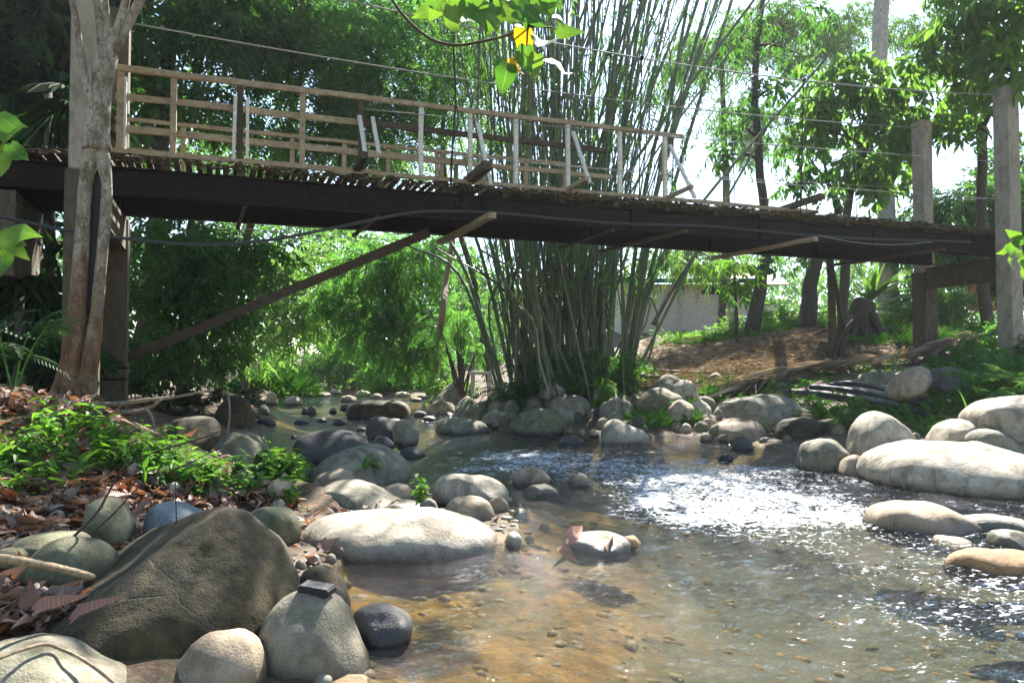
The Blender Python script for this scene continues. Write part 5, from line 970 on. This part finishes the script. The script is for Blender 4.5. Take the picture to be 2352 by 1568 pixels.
# stump with a big fern behind it
gs = G(1975, 770, 10, 40); Ys = gs.y; e = empty('tree_stump', gs, 'old dark tree stump with sprawling roots on the dirt slope', 'stump'); b = MB()
c = crv([P(1972, 775, Ys), P(1972, 745, Ys), P(1980, 712, Ys), P(1990, 690, Ys)], 16); b.tube(c, [.5, .46, .42, .38, .36, .35, .33, .32, .31, .30, .30, .29, .29, .28, .27, .26, .2], 16)
for pts, r in (([(2000, 720), (2020, 752), (2045, 775), (2062, 782)], .13), ([(1985, 725), (1990, 765), (2005, 785)], .12), ([(1955, 730), (1935, 765), (1920, 790)], .13), ([(1965, 730), (1960, 770), (1958, 785)], .10)):
    cc = crv([P(x, y, Ys - .25 - .15 * i) for i, (x, y) in enumerate(pts)], 12); b.tube(cc, [r * (1 - .5 * i / 12) for i in range(13)], 9)
b.build('trunk', M['bark_dark'], e)
gs2 = P(2000, 690, Ys + 1.0); e = empty('bird_nest_fern', gs2, 'big light green fern rising behind the tree stump', 'fern'); b = MB()
for i in range(22):
    a = random.uniform(0, 6.28); L = random.uniform(.9, 1.4); V, Fq = heart(L, .16, random.uniform(.15, .45)); V = V * (1, .8, 1); b.add(V @ ry(random.uniform(-1.35, -.5)).T @ rz(a).T + np.array(gs2), Fq)
b.build('fronds', M['leaf_light'], e)
gs3 = gp(1985, 21.5); e = empty('tree_fern', gs3, 'feathery fern fronds arching beside the stump', 'fern'); b = MB(); n = 16
put_many(b, 'fern', np.repeat([tuple(gs3 + Vector((0, 0, .3)))], n, 0), RNG.uniform(0, 6.28, n), RNG.normal(-.5, .3, n), np.zeros(n), RNG.uniform(1.8, 2.8, n)); b.build('fronds', M['leaf_light'], e)
# palms in the dark corner
for (px, py, Y, sz, lab) in ((110, 210, 10.5, .9, 'fan palm leaves in the dark corner beside the near pillar'), (40, 620, 9.5, .7, 'dark palm fronds low behind the near pillar'), (150, 760, 9.8, .6, 'drooping fern palm at the foot of the near pillar')):
    c = P(px, py, Y); e = empty('palm', gp(px, Y), lab, 'palm', 'palms of the shaded bank'); b = MB(); b.tube([gp(px, Y, -.1), (gp(px, Y) + c) / 2 + Vector((.05, 0, 0)), c], [.07, .06, .05], 8); b.build('trunk', M['bark_dark'], e); b = MB()
    for k in range(9):
        a = random.uniform(0, 6.28); R0 = ry(random.uniform(.1, 1.0)).T @ rz(a).T
        for j in range(13):
            V, Fq = leaf(sz * random.uniform(.8, 1.1), .045, .35); V = V @ rz((j - 6) * .2).T + (sz * .5, 0, 0); b.add(V @ R0 + np.array(c), Fq)
    b.build('fronds', M['leaf_dark'], e, smooth=False)
# far woods closing the view
b = MB(); n = 6000; X = RNG.uniform(-48, 0, n); Y = 46 + RNG.uniform(0, 14, n); top = np.interp(X, [-48, -24, -14, -6, 0, 4], [26, 22, 12, 9.5, 7, 4]); Z = RNG.uniform(0, 1, n) ** .8 * top + .3
k = np.array([noise.noise(Vector((x * .22, y * .22, z * .3))) > -.22 for x, y, z in zip(X, Y, Z)]); X, Y, Z = X[k], Y[k], Z[k]; n = len(X)
put_many(b, 'broad', np.stack([X, Y, Z], -1), RNG.normal(-1.57, 1, n), RNG.normal(.4, .5, n), RNG.normal(0, .5, n), RNG.uniform(2.2, 4.4, n)); tag(b.build('woods', M['forest'], smooth=False), kind='stuff')
b = MB(); n = 5000; X = RNG.uniform(-8, 62, n); Y = 75 + RNG.uniform(0, 25, n); top = np.interp(X, [-8, 18, 30, 40, 62], [8, 10, 13, 15, 22]) * (1 + .2 * np.sin(X * .7)); Z = RNG.uniform(0, 1, n) * top
put_many(b, 'broad', np.stack([X, Y, Z], -1), RNG.normal(-1.57, 1, n), RNG.normal(.4, .5, n), RNG.normal(0, .5, n), RNG.uniform(3.5, 6, n)); tag(b.build('treeline', M['forest'], smooth=False), kind='stuff')
# ------------------------------------------------------------------ overhanging leafy branches close to the camera
def spray(label, leaves, stems, Y, size, mat='leaf_near', cat='branch', name='leafy_branch'):
    g0 = P(*stems[0][0], Y); e = empty(name, g0, label, cat); b = MB()
    for st in stems: c = crv([P(x, y, Y) for x, y in st], 22); b.tube(c, [.007 - .0002 * i for i in range(23)], 6)
    b.build('stem', M['wood_dark'], e)
    for (x, y, ang, L, tilt, mt) in leaves:
        V, Fq = heart(L * size, L * size * .62, random.uniform(.1, .35)); U0 = V[:, :2].copy(); V[:, 2] += .02 * np.sin(V[:, 0] * 40 + x) * L; Rm = rx(tilt).T; V = V @ Rm
        V = np.stack([V[:, 0], V[:, 2], V[:, 1]], -1)                      # leaf hangs in a near vertical plane
        a = R(ang); V = np.stack([V[:, 0] * math.cos(a) - V[:, 2] * math.sin(a), V[:, 1], V[:, 0] * math.sin(a) + V[:, 2] * math.cos(a)], -1)
        b = MB(); b.add(V + np.array(P(x, y, Y + random.uniform(-.12, .12))), Fq); ob = b.build('leaf', M[mt or mat], e); li = np.empty(len(ob.data.loops), np.int32); ob.data.loops.foreach_get('vertex_index', li)
        ob.data.uv_layers.new(name='leaf').data.foreach_set('uv', (U0[li] / (L * size, L * size * .62)).astype(np.float32).ravel())
ly = 'leaf_yellow'
spray('leafy twig hanging into the top of the picture with one yellow leaf',
      [(1035, 20, -80, .9, .5, None), (1015, 0, -120, .8, .3, None), (1050, 30, -40, 1.1, .9, None), (1090, 10, -60, 1.0, .2, None), (1120, 20, -75, .9, .6, None), (985, -20, -60, .8, .2, None), (1150, -10, -80, .8, .1, None), (1180, -15, -50, .9, .5, None), (1215, 0, -95, 1.0, .3, None), (1245, 10, -60, 1.0, .8, None), (1255, -20, -80, .9, .1, None), (1198, 68, -75, 1.0, .3, ly), (1225, 85, -20, 1.0, .9, None), (1282, 62, -25, .8, .2, None), (1205, 110, -85, .9, .4, None), (1240, 130, -35, 1.1, 1.0, None), (1230, 128, -95, .8, .5, None), (1165, 140, -100, 1.1, .3, None), (1175, 135, -60, .6, .6, ly), (1100, -25, -30, .9, .4, None), (1060, -20, -100, 1.0, .6, None), (1140, 15, -110, 1.0, .4, None), (1160, 5, -70, 1.1, .7, None), (1000, 15, -150, .8, .3, None), (1190, 20, -40, 1.0, .2, None), (1105, 5, -100, .9, .8, None), (1225, -5, -30, .9, .3, None), (1075, 0, -65, 1.1, .2, None)],
      [[(1130, -60), (1120, -10), (1060, 20)], [(1225, -60), (1218, 0), (1212, 70), (1205, 120), (1170, 145)], [(1120, -10), (1200, -5), (1250, 20)], [(1215, 60), (1280, 65)]], 3.4, .155)
stick([P(880, -30, 3.6), P(930, 40, 3.6), P(990, 90, 3.6), (P(1050, 104, 3.6)), P(1110, 95, 3.6), P(1170, 80, 3.6), P(1215, 55, 3.55)], .008, .005, 'thin bare branch curving below the leafy twig at the top', 'wood_dark')
spray('leafy twig poking in at the side beside the forked tree',
      [(5, 275, -30, 1.2, .3, None), (0, 300, -10, 1.3, .6, None), (25, 335, -45, 1.1, .5, None), (0, 340, -60, 1.2, .2, None), (10, 350, -95, 1.0, .4, None)], [[(-60, 250), (-20, 300), (20, 340)]], 3.6, .12)
spray('lower leafy twig at the side catching the sun on one leaf',
      [(20, 532, -10, 1.3, .2, None), (0, 540, -30, 1.2, .8, None), (15, 560, -35, 1.1, .5, None), (0, 575, -85, 1.2, .3, None), (5, 535, -60, 1.0, .7, None)], [[(-60, 520), (-10, 530), (30, 535)]], 3.4, .12)
spray('sunlit leafy twig at the side in front of the tall pillar',
      [(2330, 560, -120, .9, .2, None), (2320, 570, -160, .8, .5, None), (2345, 575, -95, .9, .3, None), (2350, 555, 160, .8, .4, None), (2325, 590, -100, .8, .7, None), (2350, 590, -80, .9, .3, None), (2340, 545, 150, .8, .8, None), (2360, 610, -120, .9, .3, None)], [[(2400, 520), (2370, 550), (2325, 575)]], 6.5, .17)
# ------------------------------------------------------------------ ground cover
def region(pix, n, Y0=2, Y1=40):
    out = []; pix = np.array(pix, float); lo, hi = pix.min(0), pix.max(0); t_ = 0
    while len(out) < n and t_ < n * 20:
        t_ += 1; x, y = random.uniform(lo[0], hi[0]), random.uniform(lo[1], hi[1]); ins = False
        for (x0, y0), (x1, y1) in zip(pix, np.roll(pix, -1, 0)):
            if ((y0 > y) != (y1 > y)) and x < (x1 - x0) * (y - y0) / (y1 - y0) + x0: ins = not ins
        if ins: q = G(x, y, Y0, Y1); out.append((q.x, q.y, q.z))
    return np.array(out)
# brown leaf litter of the near bank
p = np.concatenate([region([(-60, 1130), (330, 1080), (680, 1130), (700, 1180), (560, 1170), (330, 1280), (240, 1400), (120, 1465), (-60, 1465)], 2600, 1.8, 12), region([(-60, 940), (480, 940), (640, 1120), (300, 1160), (-60, 1160)], 500, 2.5, 12), region([(680, 1180), (1000, 1150), (1180, 1210), (1000, 1170), (700, 1310), (660, 1260)], 90, 3, 12), region([(-60, 900), (260, 900), (470, 930), (100, 960), (-60, 960)], 260, 4, 14)])
p = p[sdist(p[:, 0], p[:, 1]) > .05]; n = len(p); b = MB(); put_many(b, 'dry', p + np.stack([RNG.normal(0, .02, n), RNG.normal(0, .02, n), RNG.uniform(.005, .05, n)], -1), RNG.uniform(0, 6.28, n), RNG.normal(0, .32, n), RNG.normal(0, .4, n), .035 + .125 * RNG.uniform(0, 1, n) ** 1.5)
tag(b.build('leaf_litter', M['leaf_dry']), kind='stuff')
# straw and dry leaves of the dirt slope
p = np.concatenate([region([(1240, 870), (1480, 790), (1520, 745), (1700, 715), (1900, 720), (2120, 740), (2140, 830), (1900, 850), (1700, 880), (1300, 890)], 4200, 8, 40), region([(1480, 760), (1900, 735), (1900, 850), (1480, 860)], 2200, 8, 40), region([(1440, 850), (1900, 845), (1740, 905), (1440, 890)], 900, 8, 40)])
n = len(p); b = MB(); m = n // 2; put_many(b, 'dry', p[:m] + (0, 0, .02), RNG.uniform(0, 6.28, m), RNG.normal(0, .3, m), RNG.normal(0, .4, m), RNG.uniform(.05, .15, m))
put_many(b, 'straw', p[m:] + (0, 0, .015), RNG.uniform(0, 6.28, n - m), RNG.normal(0, .12, n - m), RNG.normal(0, .15, n - m), RNG.uniform(.5, 1.1, n - m)); tag(b.build('slope_litter', M['leaf_straw'], smooth=False), kind='stuff')
# grass and low weeds
p = np.concatenate([region([(1500, 750), (1700, 722), (1900, 720), (1900, 745), (1560, 800)], 700, 9, 40), region([(1900, 690), (2340, 700), (2340, 800), (2150, 800), (1950, 790)], 800, 9, 40), region([(1500, 870), (1880, 850), (1960, 900), (1880, 940), (1560, 945)], 90, 8, 30), region([(1340, 935), (1560, 930), (1620, 980), (1480, 985)], 150, 8, 30), region([(1700, 950), (1980, 930), (2160, 960), (2160, 1010), (1960, 1000), (1900, 975)], 90, 6, 20), region([(2130, 790), (2400, 760), (2400, 930), (2140, 960)], 300, 6, 20), region([(540, 880), (640, 880), (650, 905), (540, 905)], 250, 18, 36), region([(960, 885), (1050, 885), (1050, 910), (980, 905)], 200, 15, 36), region([(1120, 880), (1300, 880), (1300, 935), (1130, 925)], 200, 9, 30)])
n = len(p); b = MB(); put_many(b, 'grass', p, RNG.uniform(0, 6.28, n), RNG.normal(0, .15, n), RNG.normal(0, .15, n), RNG.uniform(.4, 1.1, n)); m = p[::30]; n = len(m); put_many(b, 'seed', m + (.05, 0, 0), RNG.uniform(0, 6.28, n), RNG.normal(0, .15, n), RNG.normal(0, .15, n), RNG.uniform(.6, 1.3, n))
tag(b.build('grass', M['grass'], smooth=False), kind='stuff')
p = np.concatenate([region([(-60, 985), (150, 965), (330, 1010), (480, 1060), (520, 1110), (300, 1150), (-60, 1140)], 170, 2.5, 12), region([(300, 1090), (680, 1110), (680, 1160), (400, 1150)], 60, 2.5, 12), region([(600, 1040), (720, 1060), (700, 1110), (600, 1110)], 120, 5, 12)])
p = np.array([q for q in p if noise.noise(Vector((q[0] * 1.5, q[1] * 1.5, 3))) > -.02]); n = len(p); b = MB(); put_many(b, 'seed', p, RNG.uniform(0, 6.28, n), RNG.normal(0, .2, n), RNG.normal(0, .2, n), RNG.uniform(.3, 1.1, n)); m = p[::3]; n = len(m); put_many(b, 'grass', m, RNG.uniform(0, 6.28, n), RNG.normal(0, .2, n), RNG.normal(0, .2, n), RNG.uniform(.3, .7, n))
tag(b.build('undergrowth', M['leaf_young'], smooth=False), kind='stuff')
# single plants one can pick out
def plant(px, py, hgt, label, group, mat, kind, n, sc, cat='plant', name='plant', Y0=2.5, Y1=25, pitch=-.3):
    g_ = G(px, py, Y0, Y1); e = empty(name, g_, label, cat, group); b = MB(); tops = []
    for i in range(max(1, n // 7)):
        tp = g_ + Vector((random.gauss(0, hgt * .35), random.gauss(0, hgt * .3), hgt * random.uniform(.6, 1))); b.tube(crv([g_ - Vector((0, 0, .03)), g_.lerp(tp, .5) + Vector((0, 0, hgt * .08)), tp], 6), .0045 + .004 * hgt, 5, False)
        for _ in range(7): f = random.uniform(.3, 1); tops.append(tuple(g_.lerp(tp, f)))
    b.build('stem', M['grass'], e); b = MB(); k = len(tops); put_many(b, kind, tops, RNG.uniform(0, 6.28, k), RNG.normal(pitch, .3, k), RNG.normal(0, .3, k), RNG.uniform(.7, 1.2, k) * sc); b.build('leaves', M[mat], e, smooth=False); return e
for (x, y) in ((120, 1040), (180, 1030), (230, 1050), (140, 1075), (90, 1020), (260, 1085), (310, 1075), (60, 1070), (200, 1090), (340, 1110)):
    plant(x, y, random.uniform(.08, .15), 'small bright seedling in the sunlit patch of the near bank', 'seedlings of the near bank', 'leaf_young', 'seed', 7, .75, name='seedling')
for (x, y) in ((395, 1050), (430, 1085), (360, 1060), (470, 1100), (150, 1120), (90, 1110)):
    plant(x, y, .10, 'small fern with arching fronds among the near bank seedlings', 'ferns of the near bank', 'leaf_young', 'fern', 7, .42, 'fern', 'fern', pitch=-.5)
for (x, y) in ((605, 1110), (545, 1115), (640, 1090), (690, 1075), (590, 1085), (660, 1105), (610, 1060)):
    plant(x, y, .14, 'dark leafy weed at the foot of the barred boulder', 'weeds by the barred boulder', 'leaf_broad', 'seed', 14, .5, name='weed')
plant(805, 1050, .12, 'small green weed on top of the striped olive boulder', None, 'leaf_young', 'seed', 7, .7, name='weed')
plant(865, 1110, .16, 'bright seedling between the striped boulder and the flat slab', None, 'leaf_young', 'seed', 7, .9, name='seedling')
plant(967, 1172, .12, 'single seedling beside the pinkish cream boulder', None, 'leaf_young', 'seed', 7, .7, name='seedling')
plant(1395, 945, .45, 'bushy green weed in front of the slanting grey boulder', None, 'leaf_young', 'seed', 28, 1.3, name='weed')
plant(2040, 880, .55, 'bright leafy plant beside the boulders under the pier', None, 'leaf_young', 'broad', 14, .7)
plant(1970, 985, .5, 'pale broad-leaved plant behind the white pointed boulder', None, 'leaf_light', 'broad', 14, .7)
for (x, y) in ((2300, 900), (2250, 870), (2290, 850), (2330, 880), (2260, 920), (2310, 930), (2340, 820), (2240, 830), (2280, 800), (2320, 945), (2270, 950), (2345, 770), (2300, 770), (2330, 905), (2290, 925)):
    plant(x, y, random.uniform(.3, .6), 'leafy green plant of the thick bank growth beside the white boulders', 'plants beside the white boulders', random.choice(['leaf_broad', 'leaf_pin', 'leaf_light']), random.choice(['broad', 'pin', 'pin']), 21, .65, Y0=5)
for (x, y) in ((330, 870), (420, 880), (480, 860), (370, 900), (520, 850), (440, 920), (310, 820), (560, 820), (60, 880), (100, 820), (20, 780), (30, 900)):
    plant(x, y, random.uniform(.4, .8), 'dark leafy plant in the shade below the diagonal strut', 'shade plants under the bridge', 'leaf_dark', random.choice(['broad', 'fern', 'pin']), 21, .9, Y0=6, Y1=14)
# tall bent blade and white flowers by the white boulders
gq = G(2235, 985, 5, 12); b = MB()
for pts, r in (([(2235, 985), (2215, 920), (2194, 882)], .012), ([(2225, 985), (2170, 955), (2130, 962), (2115, 985)], .006), ([(1905, 1020), (1930, 1003), (1950, 1020)], .005)):
    V = []
    c = crv([P(x, y, gq.y - .3) for x, y in pts], 12)
    for i, q in enumerate(c): w = r * math.sin(math.pi * min(.97, .12 + .88 * i / 12)); V += [tuple(q + Vector((-w, 0, 0))), tuple(q + Vector((w, .01, 0)))]
    b.add(V, np.array([(2 * i, 2 * i + 1, 2 * i + 3, 2 * i + 2) for i in range(12)]))
tag(b.build('reed_blade', M['leaf_light']), 'tall yellow-green grass blade standing behind the largest boulder', 'grass blade')
for (x, y) in ((2180, 922), (2315, 965), (2290, 975), (2300, 955)):
    g_ = G(x, y + 30, 5, 14); q = P(x, y, g_.y); e = empty('flower', g_, 'small white flower head among the plants by the white boulders', 'flower', 'white flowers by the boulders'); b = MB(); b.tube([g_, q], .004, 5); b.build('stem', M['grass'], e); b = MB()
    for k in range(9): V, Fq = leaf(.045, .02, .1); b.add(V @ ry(random.uniform(-1.2, .1)).T @ rz(k * .7).T + np.array(q), Fq)
    b.build('petals', M['flower'], e)
# dry leaves that stand out
def bigleaf(px, py, Y, L, W, rot, mat, label):
    V, Fq = heart(L, W, .2); V[:, 2] += V[:, 1] ** 2 * 2.5 + .012 * np.sin(V[:, 0] * 60 / L * .11); o = MB(); o.add(V, Fq); ob = o.build('dry_leaf', M[mat]); ob.location = P(px, py, Y); ob.rotation_euler = rot; tag(ob, label, 'leaf')
t = NT('veined_dry_leaf'); v = t.tc('Object', (90, 0, 0)); w = t.n('ShaderNodeTexWave', bands_direction='X'); w.inputs['Scale'].default_value = .3; w.inputs['Distortion'].default_value = 2.5; t.l(v, w.inputs[0])
c = t.mix(w.outputs[0], (.24, .105, .06), (.30, .145, .085)); M['dry_vein'] = t.done(t.pbr(c, .55, .35, t.bump(w.outputs[0], .3, .004)))
bigleaf(165, 1420, 2.66, .19, .05, (R(40), R(-33), R(4)), 'dry_vein', 'large ribbed brown leaf lying along the ridge of the wedge boulder')
bigleaf(80, 1400, 2.6, .17, .05, (R(50), R(-22), R(6)), 'dry_vein', 'ribbed brown leaf below the dry bamboo stick')
for (x, y, L, kd, lab) in ((232, 1165, .17, 'dry_vein', 'pinkish ribbed leaf lying on the litter by the half buried olive stone'), (300, 1110, .24, 'leaf_dry', 'largest curled red-brown leaf of the litter')):
    q = G(x, y, 2.4, 9); V, Fq = TW['dry'][2]; o = MB(); o.add(V * L, Fq); ob = o.build('dry_leaf', M[kd]); ob.location = q + Vector((0, 0, .06)); ob.rotation_euler = (R(35), R(-20), R(30)); tag(ob, lab, 'leaf')
for (x, y, s_, kd, rt, lab) in ((1305, 1238, .22, 'dry_vein', (60, -25, 40), 'large curled dry leaf standing on the midstream stone'), (1345, 1264, .24, 'rope', (35, 10, 160), 'dark wet leaf lying at the foot of the midstream stone'), (1400, 1240, .17, 'dry_vein', (25, -10, 250), 'pale dry leaf on top of the midstream stone'), (1290, 1255, .15, 'dry_vein', (50, 20, 300), 'small brown leaf at the end of the midstream stone'), (1425, 1268, .17, 'rope', (20, 5, 20), 'dark leaf trailing in the water off the midstream stone')):
    V, Fq = TW['dry'][random.randint(0, 3)]; o = MB(); o.add(V * s_, Fq); ob = o.build('dry_leaf', M[kd]); ob.location = P(x, y, 4.72); ob.rotation_euler = tuple(R(q) for q in rt); tag(ob, lab, 'leaf')
bigleaf(1022, 1055, PZ(1022, 1055).y, .2, .08, (R(5), 0, R(20)), 'leaf_yellow', 'single orange leaf drifting on the dark water')
# fallen palm frond
g0 = G(2300, 775, 8, 25); e = empty('palm_frond', g0, 'long dry palm frond fallen across the foot of the dirt slope', 'palm frond'); b = MB(); mid = [G(x, y, 8, 25) + Vector((0, 0, .16)) for x, y in ((2330, 765), (2230, 795), (2130, 822), (2000, 845), (1870, 860), (1770, 885), (1720, 905))]
c = crv(mid, 40); b.tube(c, [.045 - .0009 * i for i in range(41)], 7); b.build('midrib', M['stick'], e); b = MB()
for i in range(1, 40):
    d = (c[min(i + 1, 40)] - c[i - 1]).normalized(); sd = d.cross(Vector((0, 0, 1))).normalized()
    for sg in (1, -1):
        for k in range(3):
            dv = (d * random.uniform(.7, 1.2) + sd * sg * random.uniform(.1, .5) + Vector((0, 0, random.uniform(-.08, .12)))).normalized() * random.uniform(.6, 1.1); q0 = c[i] + Vector((0, 0, random.uniform(-.02, .02))); w = .012; s2 = sd * w
            q1 = q0 + dv * .5 + Vector((0, 0, .04)); q2 = q0 + dv - Vector((0, 0, .06)); q2.z = max(q2.z, gnd(q2.x, q2.y) + .02); V = [q0 - s2 * .5, q0 + s2 * .5, q1 + s2, q2, q1 - s2]; b.add([tuple(x) for x in V], [(0, 1, 2, 3, 4)])
b.build('leaflets', M['leaf_straw'], e, smooth=False)
# ------------------------------------------------------------------ light
EL, AZ = 43, 14
w = bpy.data.worlds.new('World'); S.world = w; w.use_nodes = True; nt = w.node_tree; bg = nt.nodes['Background']
sky = nt.nodes.new('ShaderNodeTexSky'); sky.sky_type = 'NISHITA'; sky.sun_disc = False; sky.sun_elevation = R(EL); sky.sun_rotation = R(AZ); sky.dust_density = .4; sky.ozone_density = 1.6; sky.air_density = 1.0
nt.links.new(sky.outputs[0], bg.inputs[0]); bg.inputs[1].default_value = .07
sd = bpy.data.lights.new('sun', 'SUN'); sun = bpy.data.objects.new('sun', sd); COL.objects.link(sun); sd.energy = 5; sd.angle = R(.53); sd.color = (1, .965, .91)
dv = Vector((math.sin(R(AZ)) * math.cos(R(EL)), math.cos(R(AZ)) * math.cos(R(EL)), math.sin(R(EL)))); sun.rotation_euler = dv.to_track_quat('Z', 'Y').to_euler(); sun.location = dv * 60
S.view_settings.view_transform = 'Standard'; S.view_settings.look = 'None'; S.view_settings.gamma = 1; S.view_settings.exposure = 2.35
S.cycles.max_bounces = 8; S.cycles.transparent_max_bounces = 12; S.cycles.diffuse_bounces = 4; S.cycles.glossy_bounces = 3

# thin sunlit air between the camera and the far trees
b = MB(); b.box((0, 68.5, 20.2), (186, 153, 43.6)); hz = b.build('haze', None, smooth=False); hz['kind'] = 'stuff'
t = NT('humid_air'); pv = t.n('ShaderNodeVolumePrincipled'); pv.inputs['Density'].default_value = .0004; pv.inputs['Color'].default_value = (.9, .95, 1, 1); pv.inputs['Anisotropy'].default_value = .3; t.l(pv.outputs[0], t.out.inputs[1]); hz.data.materials.append(t.m)
